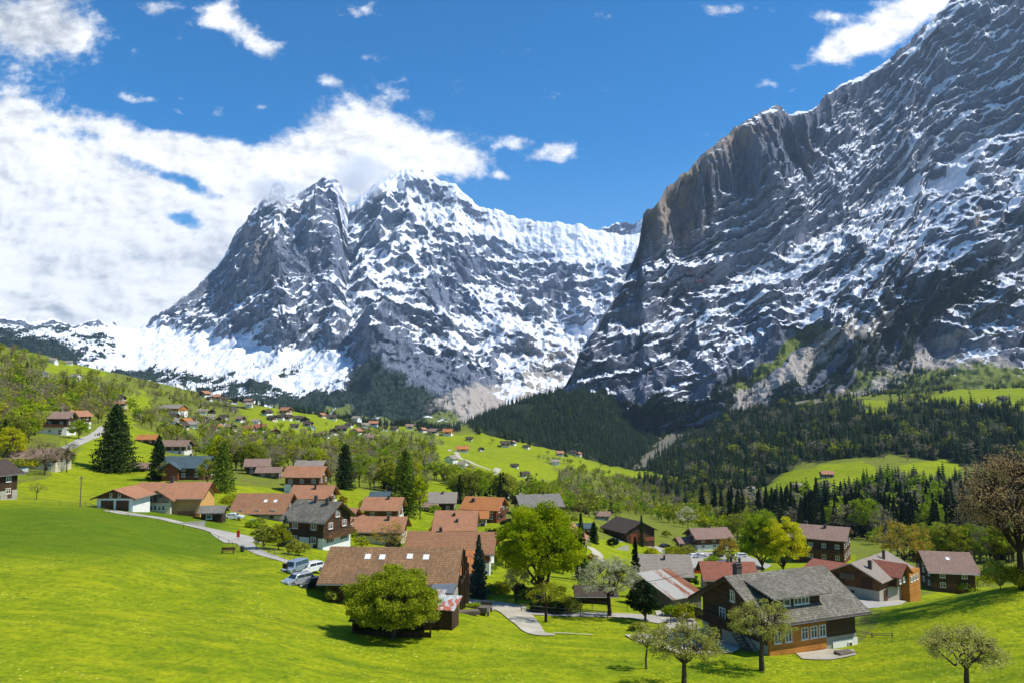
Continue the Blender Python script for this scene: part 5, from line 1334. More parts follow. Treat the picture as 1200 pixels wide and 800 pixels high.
def seq_q(n): return np.arange(n * 4).reshape(n, 4)
def make_tree(name, geo, leafmat, barkmat, loc, label, cat='tree', group=None, rz=0, scale=1.0, parts=('trunk', 'crown')):
    (tv, tq), (lv, v) = geo
    t = empty(name, loc, rz, label, cat, group); t.scale = (scale,) * 3
    mesh_np(parts[0], tv, tq, barkmat, smooth=True, parent=t)
    mesh_np(parts[1], lv, seq_q(len(lv) // 4), leafmat, {'v': v}, smooth=False, parent=t)
    return t
def at(px, py, ymin=60): return hit(px, py, ymin)

# ---- trees of the foreground, one by one.  (px, base py, crown height and width measured in the photograph, turned into metres)
def mm(px, p): return px * p.y / F
def T(name, label, px, py, hpx, wpx, kind, leafk, ymin=60, seed=1, bk='bark', cat='tree', **kw):
    p = at(px, py, ymin); h = mm(hpx, p); r = mm(wpx, p) / 2
    if kind == 'b':
        low = kw.pop('low', .25)                      # height of the crown's underside, as a share
        rz = h * (1 - low) / 2; cz = h * low + rz
        geo = broadleaf(seed, h, r * .93, rz * .93, cz, **kw)
    else: geo = conifer(seed, h, r, **kw)
    return make_tree(name, geo, LEAF[leafk], M[bk], p, label, cat)
T('willow_tree', 'dense round olive-green willow in front of the long barn', 459, 748, 82, 112, 'b', 'hedge', 75, 3, low=-.02, nclump=330, per=150, leaf=.24, clump_r=.85, r0=.35, nlimb=12)
T('maple_tree', 'large bright yellow-green maple in the middle of the village', 633, 704, 116, 100, 'b', 'maple', 100, 5, low=.02, nclump=240, per=150, leaf=.36, clump_r=1.3, r0=.42, nlimb=10)
T('apple_tree', 'blossoming fruit tree with broad whitish crown by the wooden fence', 713, 722, 68, 82, 'b', 'blossom', 95, 8, 'bark_dark', low=.28, nclump=150, per=48, leaf=.19, clump_r=.75, r0=.26, twig=3)
T('apple_tree', 'small gnarled fruit tree left of the dark round hedges', 640, 728, 44, 52, 'b', 'willow', 90, 9, 'bark_dark', low=.35, nclump=60, per=26, leaf=.2, clump_r=.6, r0=.2, twig=3)
T('conifer_bush', 'dark rounded evergreen right of the blossoming tree', 755, 728, 46, 34, 'b', 'dark', 92, 10, low=.0, nclump=90, per=110, leaf=.24, clump_r=.6, r0=.2, cat='bush')
T('spruce_tree', 'thin pointed dark spruce behind the blossoming tree', 745, 700, 68, 18, 'c', 'dark', 108, 11, levels=34, blades=8, per=14, leaf=.38, r0=.15, base=.03, power=.75)
T('spruce_tree', 'narrow dark spruce at the right edge of the yellow-green maple', 681, 680, 76, 20, 'c', 'spruce', 120, 12, levels=34, blades=8, per=14, leaf=.42, r0=.16, base=.04, power=.75)
T('spruce_tree', 'blue-grey spruce between bright orange roof and the maple', 561, 700, 70, 26, 'c', 'blue', 105, 13, levels=30, blades=9, per=16, leaf=.42, r0=.18, base=.04)
T('sapling', 'slender young fruit tree alone on the lower meadow', 756, 783, 50, 30, 'b', 'fruit', 75, 14, low=.38, nclump=34, per=34, leaf=.18, clump_r=.4, r0=.11, twig=3)
T('apple_tree', 'wide sparse fruit tree with crooked branches at the bottom edge', 803, 806, 74, 96, 'b', 'fruit', 65, 15, 'bark', low=.30, nclump=130, per=46, leaf=.18, clump_r=.6, r0=.24, twig=7, nlimb=9)
T('apple_tree', 'leafy fruit tree in front of the orange timber bay', 893, 785, 82, 78, 'b', 'fruit', 70, 16, 'bark', low=.30, nclump=120, per=44, leaf=.18, clump_r=.6, r0=.26, twig=4)
T('apple_tree', 'low wide fruit tree on the right-hand slope at the bottom edge', 1131, 808, 70, 98, 'b', 'fruit', 60, 17, 'bark', low=.28, nclump=130, per=42, leaf=.17, clump_r=.6, r0=.22, twig=7, nlimb=9)
T('bare_tree', 'huge bare brown tree cut by the right edge', 1199, 690, 162, 140, 'b', 'warmbrown', 85, 18, 'bark_dark', low=.16, nclump=330, per=40, leaf=.22, clump_r=1.3, r0=.42, twig=9, nlimb=12)
T('poplar_tree', 'tall yellow-green tree by the car park, right one of two', 918, 676, 70, 56, 'b', 'yellow', 150, 19, low=.05, nclump=130, per=120, leaf=.42, clump_r=1.2, r0=.3)
T('poplar_tree', 'rounder mid-green tree by the car park, left one of two', 893, 674, 74, 50, 'b', 'green', 150, 20, low=.05, nclump=120, per=120, leaf=.42, clump_r=1.2, r0=.3)
T('oak_tree', 'amber-leaved tree behind the rambling farmhouse', 1060, 670, 60, 62, 'b', 'amber', 150, 21, low=.12, nclump=100, per=50, leaf=.38, clump_r=1.1, r0=.3, twig=3)
T('spruce_tree', 'broad old spruce standing free on the left meadow', 134, 553, 78, 58, 'c', 'spruce', 190, 22, levels=44, blades=13, per=22, leaf=.75, r0=.45, base=.05, power=.62, droop=.22)
T('spruce_tree', 'dark spruce left of the slate-roofed chalet', 185, 561, 50, 28, 'c', 'dark', 190, 23, levels=34, blades=11, per=16, leaf=.6, r0=.25, base=.03, power=.65)
T('bush', 'olive bush at the foot of the dark spruce near the slate roof', 194, 562, 22, 22, 'b', 'olive', 185, 24, low=0, nclump=50, per=60, leaf=.35, clump_r=.8, r0=.12, cat='bush')
T('larch_tree', 'green larch right of the slate-roofed chalet', 261, 576, 58, 32, 'c', 'larch', 180, 25, levels=34, blades=10, per=16, leaf=.6, r0=.25, base=.05, power=.6)
T('broadleaf_tree', 'tall olive tree between larch and slate-roofed chalet', 243, 570, 34, 24, 'b', 'olive', 190, 26, low=.1, nclump=60, per=50, leaf=.4, clump_r=.9, r0=.2, twig=2)
T('spruce_tree', 'dark rounded conifer above the sloping meadow behind the tall brown chalet', 404, 573, 52, 26, 'c', 'dark', 220, 27, levels=34, blades=11, per=16, leaf=.65, r0=.3, base=.02, power=.42)
T('larch_tree', 'large fresh-green larch right of the compact salmon roofs', 474, 604, 76, 42, 'c', 'larch', 180, 28, levels=36, blades=11, per=18, leaf=.62, r0=.3, base=.04, power=.55)
T('broadleaf_tree', 'yellow-green tree leaning on the large larch', 492, 608, 52, 20, 'b', 'maple', 180, 29, low=.1, nclump=60, per=60, leaf=.4, clump_r=.8, r0=.18)
T('sapling', 'small bare sapling on the left meadow', 43, 585, 20, 22, 'b', 'brown', 130, 30, low=.3, nclump=24, per=10, leaf=.2, clump_r=.45, r0=.1, twig=4)
T('bush', 'bright green round bush beside the white cellar of the dark chalet', 402, 640, 26, 30, 'b', 'maple', 130, 31, low=0, nclump=60, per=80, leaf=.28, clump_r=.6, r0=.1, cat='bush')
T('bush', 'small yellow-green bush right of the bright green round one', 424, 642, 14, 16, 'b', 'willow', 125, 32, low=0, nclump=30, per=50, leaf=.25, clump_r=.45, r0=.08, cat='bush')
T('broadleaf_tree', 'brown half-bare shrubby tree behind the long barn', 455, 648, 38, 46, 'b', 'amber', 120, 33, low=.05, nclump=70, per=22, leaf=.24, clump_r=.8, r0=.14, twig=6)
T('bush', 'dark olive bush by the bend of the footpath', 309, 643, 28, 26, 'b', 'olive', 115, 34, low=0, nclump=60, per=80, leaf=.26, clump_r=.55, r0=.1, cat='bush')
T('bush', 'brownish round bush left of the spruce by the shingled chalet', 328, 644, 30, 28, 'b', 'willow', 115, 35, low=0, nclump=60, per=70, leaf=.26, clump_r=.55, r0=.1, cat='bush')
T('bush', 'low olive bush in front of the white cellar', 349, 650, 17, 28, 'b', 'olive', 115, 36, low=0, nclump=50, per=80, leaf=.25, clump_r=.5, r0=.1, cat='bush')
T('spruce_tree', 'small spruce at the left corner of the shingled dark chalet', 334, 640, 34, 20, 'c', 'blue', 120, 37, levels=24, blades=9, per=14, leaf=.35, r0=.12, base=.02, power=.7)
T('spruce_tree', 'little spruce in front of the salmon roof with white walls', 386, 612, 30, 16, 'c', 'dark', 140, 38, levels=24, blades=9, per=12, leaf=.36, r0=.12, base=.02, power=.7)
T('cypress', 'cone-shaped dark tree beside the dark barn drive', 696, 636, 24, 13, 'c', 'dark', 190, 39, levels=24, blades=10, per=12, leaf=.4, r0=.15, base=.02, power=.45)
T('cypress', 'slim dark cypress in front of the big dark barn', 752, 640, 36, 8, 'c', 'spruce', 190, 40, levels=30, blades=8, per=10, leaf=.38, r0=.12, base=.02, power=.5)
T('broadleaf_tree', 'orange-leaved small tree below the chalet with white ground floor', 853, 656, 26, 26, 'b', 'amber', 175, 41, low=.1, nclump=50, per=50, leaf=.35, clump_r=.7, r0=.14, twig=2)
T('bush', 'dark olive bush on the car park edge', 857, 664, 18, 15, 'b', 'olive', 160, 42, low=0, nclump=36, per=60, leaf=.3, clump_r=.5, r0=.1, cat='bush')
T('broadleaf_tree', 'pale green feathery tree behind the low dark red annex', 806, 618, 26, 26, 'b', 'blossom', 280, 43, low=.05, nclump=60, per=50, leaf=.5, clump_r=1.0, r0=.15)
T('broadleaf_tree', 'white flowering tree in front of the yellow-green maple', 606, 704, 44, 34, 'b', 'blossom', 98, 44, low=.1, nclump=60, per=36, leaf=.22, clump_r=.7, r0=.14, twig=2)
for i, (x, y, w, h, k, lab) in enumerate([
  (650, 716, 34, 14, 'dark', 'dark clipped hedge ball left of the wooden fence'), (669, 718, 22, 17, 'olive', 'dark round hedge ball touching the wooden fence'), (630, 716, 20, 11, 'dark', 'low dark hedge behind the small fruit tree'),
  (609, 698, 16, 13, 'dark', 'dark little bush on the lawn under the maple'), (588, 694, 24, 12, 'willow', 'yellow-green shrub along the lawn edge'), (574, 695, 16, 10, 'olive', 'olive shrub right of the blue-grey spruce'),
  (622, 700, 22, 10, 'olive', 'olive shrub under the maple'), (748, 738, 16, 8, 'olive', 'low bush by the yard entrance'), (804, 728, 30, 20, 'willow', 'leafy bush between rusty barn and large chalet'), (787, 722, 20, 12, 'green', 'green bush before the rusty barn'),
  (1145, 690, 34, 26, 'willow', 'olive thicket behind the meadow crest, left part'), (1172, 690, 36, 30, 'olive', 'olive thicket behind the meadow crest under the bare tree'), (1128, 694, 24, 16, 'green', 'green bush next to the house with one skylight'), (1195, 688, 40, 24, 'willow', 'yellowish bush at the foot of the huge bare tree'),
  (836, 662, 20, 10, 'green', 'green bush by the parked white car'), (790, 652, 24, 12, 'willow', 'yellow-green bush left of the car park'), (806, 650, 20, 10, 'olive', 'olive hedge above the car park'), (842, 652, 14, 10, 'olive', 'olive bush beside the dark parked car'),
  (905, 684, 30, 14, 'green', 'green bushes below the two tall trees'), (875, 680, 26, 12, 'olive', 'olive bush left of the two tall trees'),
  (275, 590, 30, 10, 'willow', 'low yellow-green garden shrub behind the white car'), (300, 596, 16, 9, 'olive', 'olive garden shrub left of the sunken brown roof'), (298, 618, 18, 8, 'green', 'garden plants by the car terrace'), (345, 620, 14, 9, 'willow', 'bright bush between lane and white-walled chalet'),
  (12, 548, 26, 12, 'olive', 'olive hedge beside the cream and brown chalet'), (75, 548, 22, 18, 'green', 'green bush right of the cream and brown chalet'), (40, 548, 28, 14, 'yellow', 'yellow-green shrub in front of the cream and brown chalet'), (92, 506, 20, 15, 'green', 'bright bush beside the white three-storey house'),
  (520, 722, 12, 8, 'green', 'nettles beside the tall patchwork shed'), (388, 705, 12, 14, 'olive', 'shrub at the left corner of the long barn'), (600, 648, 22, 16, 'dark', 'dark shrub left of the maple'), (578, 638, 26, 18, 'dark', 'dark evergreen below the bright orange roof'),
  (595, 626, 18, 18, 'dark', 'dark evergreen at the foot of the broad grey roof'), (352, 606, 12, 12, 'olive', 'bush left of the white walls under salmon roof'), (718, 640, 12, 10, 'dark', 'small round bush by the dark barn'), (764, 650, 16, 8, 'yellow', 'yellow shrub along the barn lane')]):
    T('bush', lab, x, y, h, w, 'b', k, 60 if y > 660 else 100, 60 + i, low=0, nclump=40, per=60, leaf=.2 + .002 * at(x, y, 60).y * .4, clump_r=.16 * mm(w, at(x, y, 60)) + .15, r0=.06, cat='bush')

T('bare_tree', 'brown leafless tree in front of the cream and brown chalet', 52, 556, 42, 44, 'b', 'brown', 175, 131, low=.1, nclump=110, per=16, leaf=.3, clump_r=1.0, r0=.2, twig=7)
T('bare_tree', 'thin grey-brown tree just right of the leafless one before the cream and brown chalet', 78, 553, 40, 26, 'b', 'greige', 175, 132, low=.1, nclump=70, per=14, leaf=.3, clump_r=.9, r0=.18, twig=6)
T('broadleaf_tree', 'golden-green tree at the left edge beside the cream and brown chalet', 10, 545, 46, 40, 'b', 'yellow', 180, 133, low=.05, nclump=90, per=60, leaf=.38, clump_r=1.1, r0=.2)
T('broadleaf_tree', 'round mid-green tree below the white three-storey house', 92, 514, 24, 24, 'b', 'green', 240, 134, low=.05, nclump=60, per=50, leaf=.45, clump_r=1.0, r0=.2)
T('broadleaf_tree', 'olive tree overlapping the left end of the white three-storey house', 34, 515, 34, 30, 'b', 'olive', 240, 135, low=.05, nclump=70, per=50, leaf=.5, clump_r=1.2, r0=.2)
# ---- woods: individuals first, the remainder as one mass
_house_xy = np.array([(o.location.x, o.location.y) for o in bpy.data.objects if o.type == 'EMPTY' and o.get('category') in ('chalet', 'house', 'barn', 'hut', 'guest house', 'farmhouse', 'garage', 'shed')])
def free(x, y, r): return np.min(np.hypot(_house_xy[:, 0] - x, _house_xy[:, 1] - y)) > r
REG = [ # polygon, number, {kind: weight}, height range, ymin, where
 ([(0,410),(60,425),(150,446),(150,470),(110,500),(0,502)], 330, dict(brown=5, greige=4, olive=3, willow=1, green=2, spruce=.6), (7, 13), 330, 'on the wooded slope at the far left'),
 ([(0,455),(110,455),(125,500),(40,515),(0,540)], 90, dict(green=3, willow=2, yellow=1, olive=2, brown=2, spruce=.7), (8, 13), 230, 'around the upper left chalets'),
 ([(95,468),(180,474),(300,500),(300,545),(245,540),(200,525),(150,500)], 200, dict(brown=4, greige=4, olive=3, green=2, willow=2, spruce=1), (7, 12), 330, 'among the left-hand village houses'),
 ([(245,548),(300,500),(560,530),(560,580),(500,598),(455,588),(380,572),(330,556),(270,572)], 450, dict(brown=4, greige=4, olive=3, green=3, willow=2, maple=1.5, spruce=.7), (7, 13), 300, 'in the belt of wood behind the near chalets'),
 ([(150,445),(300,475),(420,495),(420,512),(300,492),(150,465)], 200, dict(brown=4, greige=3, olive=3, spruce=.8), (7, 11), 700, 'along the upper village edge'),
 ([(400,498),(520,510),(530,560),(400,535)], 230, dict(greige=5, olive=3, green=2, willow=2, spruce=.5), (8, 13), 450, 'below the far village'),
 ([(500,560),(560,566),(600,580),(700,600),(700,614),(600,590),(520,590)], 120, dict(green=4, olive=4, spruce=1.5, brown=1), (7, 13), 280, 'around the dark little chalet'),
 ([(600,588),(640,560),(700,545),(790,562),(880,592),(910,622),(830,612),(740,602),(700,600)], 760, dict(greige=5, brown=2, olive=5, green=2, spruce=.9), (8, 14), 350, 'on the wooded side of the valley'),
 ([(560,505),(620,520),(700,540),(720,556),(640,545),(620,532),(560,515)], 130, dict(greige=3, olive=3, green=2, spruce=1), (8, 12), 900, 'in hedgerows between the meadow strips'),
 ([(690,588),(800,600),(900,622),(925,645),(860,634),(760,606),(700,604)], 170, dict(green=5, willow=4, maple=1.5, olive=2), (7, 12), 280, 'at the lower edge of the village'),
 ([(1000,628),(1140,625),(1200,640),(1200,668),(1130,668),(1040,650)], 110, dict(green=3, willow=2, olive=3, greige=3, spruce=2), (7, 12), 230, 'behind the farm roofs on the right'),
 ([(760,535),(860,500),(900,520),(1000,520),(1090,520),(1100,540),(950,545),(860,590),(790,585)], 200, dict(greige=4, brown=3, olive=2), (10, 15), 700, 'mixed into the spruce forest'),
 ([(540,490),(600,470),(650,455),(725,464),(745,490),(760,530),(700,548),(620,522),(560,508)], 2900, dict(spruce=1), (11, 27), 1500, 'on the forested knoll'),
 ([(735,560),(800,522),(850,482),(950,466),(1060,476),(1200,466),(1200,548),(1135,548),(1050,532),(940,542),(880,578),(800,592)], 2900, dict(spruce=1, olive=.05, greige=.06), (11, 29), 650, 'in the spruce forest under the rock wall'),
 ([(725,485),(780,470),(870,480),(800,530),(760,565),(700,552)], 800, dict(spruce=1), (15, 25), 1500, 'in the dark ravine between knoll and rock wall'),
 ([(800,598),(900,590),(960,588),(1030,562),(1140,562),(1240,560),(1240,645),(1100,640),(1000,632),(860,618)], 900, dict(spruce=12, greige=1, green=1), (15, 24), 420, 'in the dark forest beyond the village'),
 ([(230,470),(420,484),(540,496),(540,506),(420,500),(300,482),(230,474)], 700, dict(spruce=1), (14, 22), 1700, 'in the dark forest strip at the mountain foot'),
 ([(900,470),(1000,440),(1200,430),(1200,470),(1060,476)], 420, dict(spruce=3, olive=1), (12, 20), 1300, 'on the rough pasture below the cliffs'),
]
PBG = {}
cands = {'spruce': [], 'broad': []}
rr = np.random.RandomState(5)
for poly, n, kinds, hr, ymin, where in REG:
    ks = list(kinds); pw = np.array([kinds[k] for k in ks], float); pw /= pw.sum()
    xs = [p[0] for p in poly]; ys = [p[1] for p in poly]; c = 0; tries = 0
    while c < n and tries < n * 12:
        tries += 1
        x, y = rr.uniform(min(xs), max(xs)), rr.uniform(min(ys), max(ys))
        if not in_poly(poly, np.array([x]), np.array([y]))[0]: continue
        if any(in_poly(m, np.array([x]), np.array([y]))[0] for m in MEADOW) and rr.rand() > .025: continue
        if any(in_poly(m, np.array([x]), np.array([y]))[0] for m in SCREE) and rr.rand() > .15: continue
        if ymin > 600 and float(fbm(np.array([x / 26]), np.array([y / 12]), o=3)[0]) < (-.55 if ymin >= 1500 else -.3): continue
        p = hit(x, y, ymin)
        if p.y > 3100: continue
        k = ks[rr.choice(len(ks), p=pw)]; h = rr.uniform(*hr)
        if not free(p.x, p.y, 7 + p.y * .006): continue
        cands['spruce' if k == 'spruce' else 'broad'].append((h / p.y, p, h, k, where)); c += 1
GARD = []
while len(GARD) < 75:
    x, y = rr.uniform(255, 930), rr.uniform(585, 706)
    if not in_poly([(255,590),(330,575),(420,590),(600,600),(720,612),(930,650),(930,690),(800,690),(700,700),(560,694),(440,640),(340,625),(290,615)], np.array([x]), np.array([y]))[0]: continue
    if in_poly([(693,632),(740,636),(790,650),(830,676),(790,692),(700,664)], np.array([x]), np.array([y]))[0] or in_poly([(780,636),(905,655),(905,680),(800,668)], np.array([x]), np.array([y]))[0]: continue
    p = hit(x, y, 105)
    if free(p.x, p.y, 7.5): GARD.append(p)
_gk = ['green', 'olive', 'dark', 'willow', 'amber', 'hedge']; _gw = {'green': 'fresh green', 'olive': 'olive', 'dark': 'dark evergreen', 'willow': 'yellow-green', 'amber': 'rusty orange', 'hedge': 'leafy olive-green'}
for i, p in enumerate(GARD):
    k = _gk[[0, 1, 3, 2, 5, 0, 3, 1, 4][i % 9]]; h = rr.uniform(1.2, 3.4)
    if k not in PBG: PBG[k] = make_tree('garden_shrub', broadleaf(500 + len(PBG), 2.4, 1.3, 1.15, 1.15, nlimb=4, nclump=34, per=40, leaf=.26, clump_r=.5, r0=.06), LEAF[k], M['bark'], p, '', 'bush'); t = PBG[k]
    else: t = copy_tree(PBG[k])
    s = h / 2.4; t.location = p; t.rotation_euler = (0, 0, rr.uniform(0, 6.3)); t.scale = (s * rr.uniform(.8, 1.3), s * rr.uniform(.8, 1.3), s)
    px_, py_ = pix(*p)
    tag(t, fit('tall' if h > 2.6 else 'low' if h < 1.8 else 'medium', '%s garden shrub' % _gw[k], 'left of the village centre,' if px_ < 430 else 'among salmon roofs,' if px_ < 600 else 'near the maple,' if px_ < 780 else 'by the car park,', landmark(px_).replace('above', 'in line with')), 'bush', 'garden shrubs between the houses')
for k in cands: cands[k].sort(key=lambda q: -q[0])
GNAMES = {'brown': 'bare brown', 'greige': 'bare grey-brown', 'olive': 'olive-green', 'green': 'fresh green', 'willow': 'yellowish green', 'maple': 'bright green', 'yellow': 'yellow-green'}
PB = {}
def proto_b(kind, v, far):
    key = (kind, v, far)
    if key not in PB:
        bare = kind in ('brown', 'greige')
        if far: geo = broadleaf(200 + v * 7 + len(kind), 10, 3.1, 4.2, 5.6, nlimb=5, nclump=30, per=16 if not bare else 12, leaf=.75 if not bare else .5, clump_r=1.1, r0=.18)
        else: geo = broadleaf(300 + v * 7 + len(kind), 10, 3.1, 4.2, 5.6, nlimb=7, nclump=60, per=34 if not bare else 14, leaf=.45 if not bare else .3, clump_r=1.0, r0=.2, twig=0 if not bare else 4)
        t = bpy.data.objects.new('broadleaf_tree', None); C.objects.link(t)
        (tv, tq), (lv, vv) = geo
        mesh_np('trunk', tv, tq, M['bark_pale' if bare else 'bark'], parent=t); mesh_np('crown', lv, seq_q(len(lv) // 4), LEAF[kind], {'v': vv}, smooth=False, parent=t)
        PB[key] = [t, False]
    e = PB[key]
    if not e[1]: e[1] = True; return e[0]
    return copy_tree(e[0])
def proto_s(v, far):
    key = ('s', v, far)
    if key not in PB:
        geo = conifer(400 + v, 10, 2.0 + .25 * (v % 2), levels=20 if not far else 15, blades=8 if not far else 7, per=8 if not far else 3, leaf=.62 if not far else .95, r0=.12, base=.04)
        t = bpy.data.objects.new('spruce_tree', None); C.objects.link(t)
        (tv, tq), (lv, vv) = geo
        mesh_np('trunk', tv, tq, M['bark_dark'], parent=t); mesh_np('crown', lv, seq_q(len(lv) // 4), LEAF['forest'], {'v': vv}, smooth=False, parent=t)
        PB[key] = [t, False]
    e = PB[key]
    if not e[1]: e[1] = True; return e[0]
    return copy_tree(e[0])
for i, (q, p, h, k, where) in enumerate(cands['broad'][:298]):
    t = proto_b(k, i % 3, p.y > 480)
    s = h / 10; t.location = p; t.rotation_euler = (0, 0, rr.uniform(0, 6.3)); w = s * rr.uniform(.85, 1.25); t.scale = (w, w, s)
    tag(t, fit('tall' if h > 11.5 else 'low' if h < 9 else 'middling', '%s tree' % GNAMES[k], where, landmark(pix(*p)[0])), 'tree', 'broadleaf trees ' + where)
for i, (q, p, h, k, where) in enumerate(cands['spruce'][:285]):
    t = proto_s(i % 4, p.y > 650)
    s = h / 10; t.location = p; t.rotation_euler = (0, 0, rr.uniform(0, 6.3)); w = s * rr.uniform(.8, 1.1); t.scale = (w, w, s)
    tag(t, fit('tall' if h > 21 else 'short' if h < 17.5 else 'middling', 'dark spruce', where, landmark(pix(*p)[0])), 'tree', 'spruces ' + where)
def mass(name, items, shapes, mats, label, trunkmat=None):
    """items: (p, h, shape index, mat index); shapes: list of (V, v)"""
    VS, QS, MI, A, TN = [], [], [], [], []; o = 0
    for j, (p, h, si, mi) in enumerate(items):
        V, v = shapes[si][:2]; a = rr.uniform(0, 6.3); c, s = math.cos(a), math.sin(a); w = h * rr.uniform(.8, 1.5); h *= rr.uniform(.7, 1.15)
        X = np.stack([(V[:, 0] * c - V[:, 1] * s) * w + p[0], (V[:, 0] * s + V[:, 1] * c) * w + p[1], V[:, 2] * h + p[2] - .3], 1)
        n = len(V) // 4
        VS.append(X); QS.append(seq_q(n) + o); o += len(V); MI.append(np.full(n, mi)); A.append(v); TN.append(np.full(len(V), rr.uniform(-.5, .5)))
    ob = mesh_np(name, np.concatenate(VS), np.concatenate(QS), mats, {'v': np.concatenate(A), 'tint': np.concatenate(TN)}, False, np.concatenate(MI))
    tag(ob, label, 'forest', kind='stuff'); return ob
CL = [conifer_low(i) for i in range(6)]
BL = []
for i in range(8):
    V, v, tv, tq = broad_low(20 + i, 90, bare=i >= 4)
    tri = tv[tq].reshape(-1, 3); BL.append((np.concatenate([V, tri]), np.concatenate([v, np.zeros(len(tri))])))
mass('spruce_forest', [(p, h, rr.randint(6), 0) for q, p, h, k, w in cands['spruce'][285:]], CL, [LEAF['forest']], 'dark spruce forest covering the knoll and the slope below the cliffs')
bk = ['brown', 'greige', 'olive', 'green', 'willow', 'maple', 'yellow']
mass('deciduous_wood', [(p, h, rr.randint(4) + (4 if k in ('brown', 'greige') else 0), bk.index(k)) for q, p, h, k, w in cands['broad'][298:]], BL, [LEAF[k] for k in bk], 'mixed spring woodland of bare and fresh green trees on the middle slopes')
# conifers climbing the ledges of the two mountains
def on_mountain(P, A, n, hr, pxr):
    veg = A['veg'] - .3 * A['snow'].clip(0, 2) - .6 * (A['scree'] > .5)
    w = sstep(veg, .25, .75); w[:3] = 0; w[-60:] = 0
    px, py = pix(P[..., 0], P[..., 1], P[..., 2]); w = w * ((px > pxr[0]) & (px < pxr[1]))
    w = (w / w.sum()).ravel(); idx = rr.choice(len(w), n, p=w); Q = P.reshape(-1, 3)[idx]
    return [(q, rr.uniform(*hr), rr.randint(6), 0) for q in Q]
CL2 = [conifer_low(30 + i, 5, 5) for i in range(6)]
mass('mountain_spruces', on_mountain(EP, EA, 5200, (14, 26), (640, 1260)) + on_mountain(WP, WA, 5200, (16, 28), (-60, 760)), CL2, [LEAF['forest']], 'spruces dotted in dark patches over the lower ledges of the mountains')

# ---------------------------------------------------------------- cars
def paint(name, c, metal=.3):
    m, g, b = material(name, .28, .6); b.inputs['Base Color'].default_value = (*c, 1); b.inputs['Metallic'].default_value = metal
    b.inputs['Coat Weight'].default_value = .5; return m
PAINT = {'white': paint('white_car_paint', (.75, .76, .76), 0), 'silver': paint('silver_car_paint', (.50, .53, .55), .5), 'blue_silver': paint('pale_blue_car_paint', (.33, .42, .50), .4),
         'dark': paint('dark_green_car_paint', (.025, .035, .035), .3), 'blue': paint('blue_car_paint', (.05, .14, .36), .2), 'red': paint('red_car_paint', (.50, .02, .02), .1), 'black': paint('black_car_paint', (.02, .02, .025), .2)}
M['tyre'] = plain('black_rubber', (.02, .02, .02), .9); M['lamp'] = plain('headlight_glass', (.75, .75, .7), .1); M['tail'] = plain('red_tail_light', (.35, .01, .01), .2)
CARG = bpy.data.materials.new('car_window'); CARG.use_nodes = True
CARG.node_tree.nodes['Principled BSDF'].inputs['Base Color'].default_value = (.03, .045, .05, 1); CARG.node_tree.nodes['Principled BSDF'].inputs['Roughness'].default_value = .05
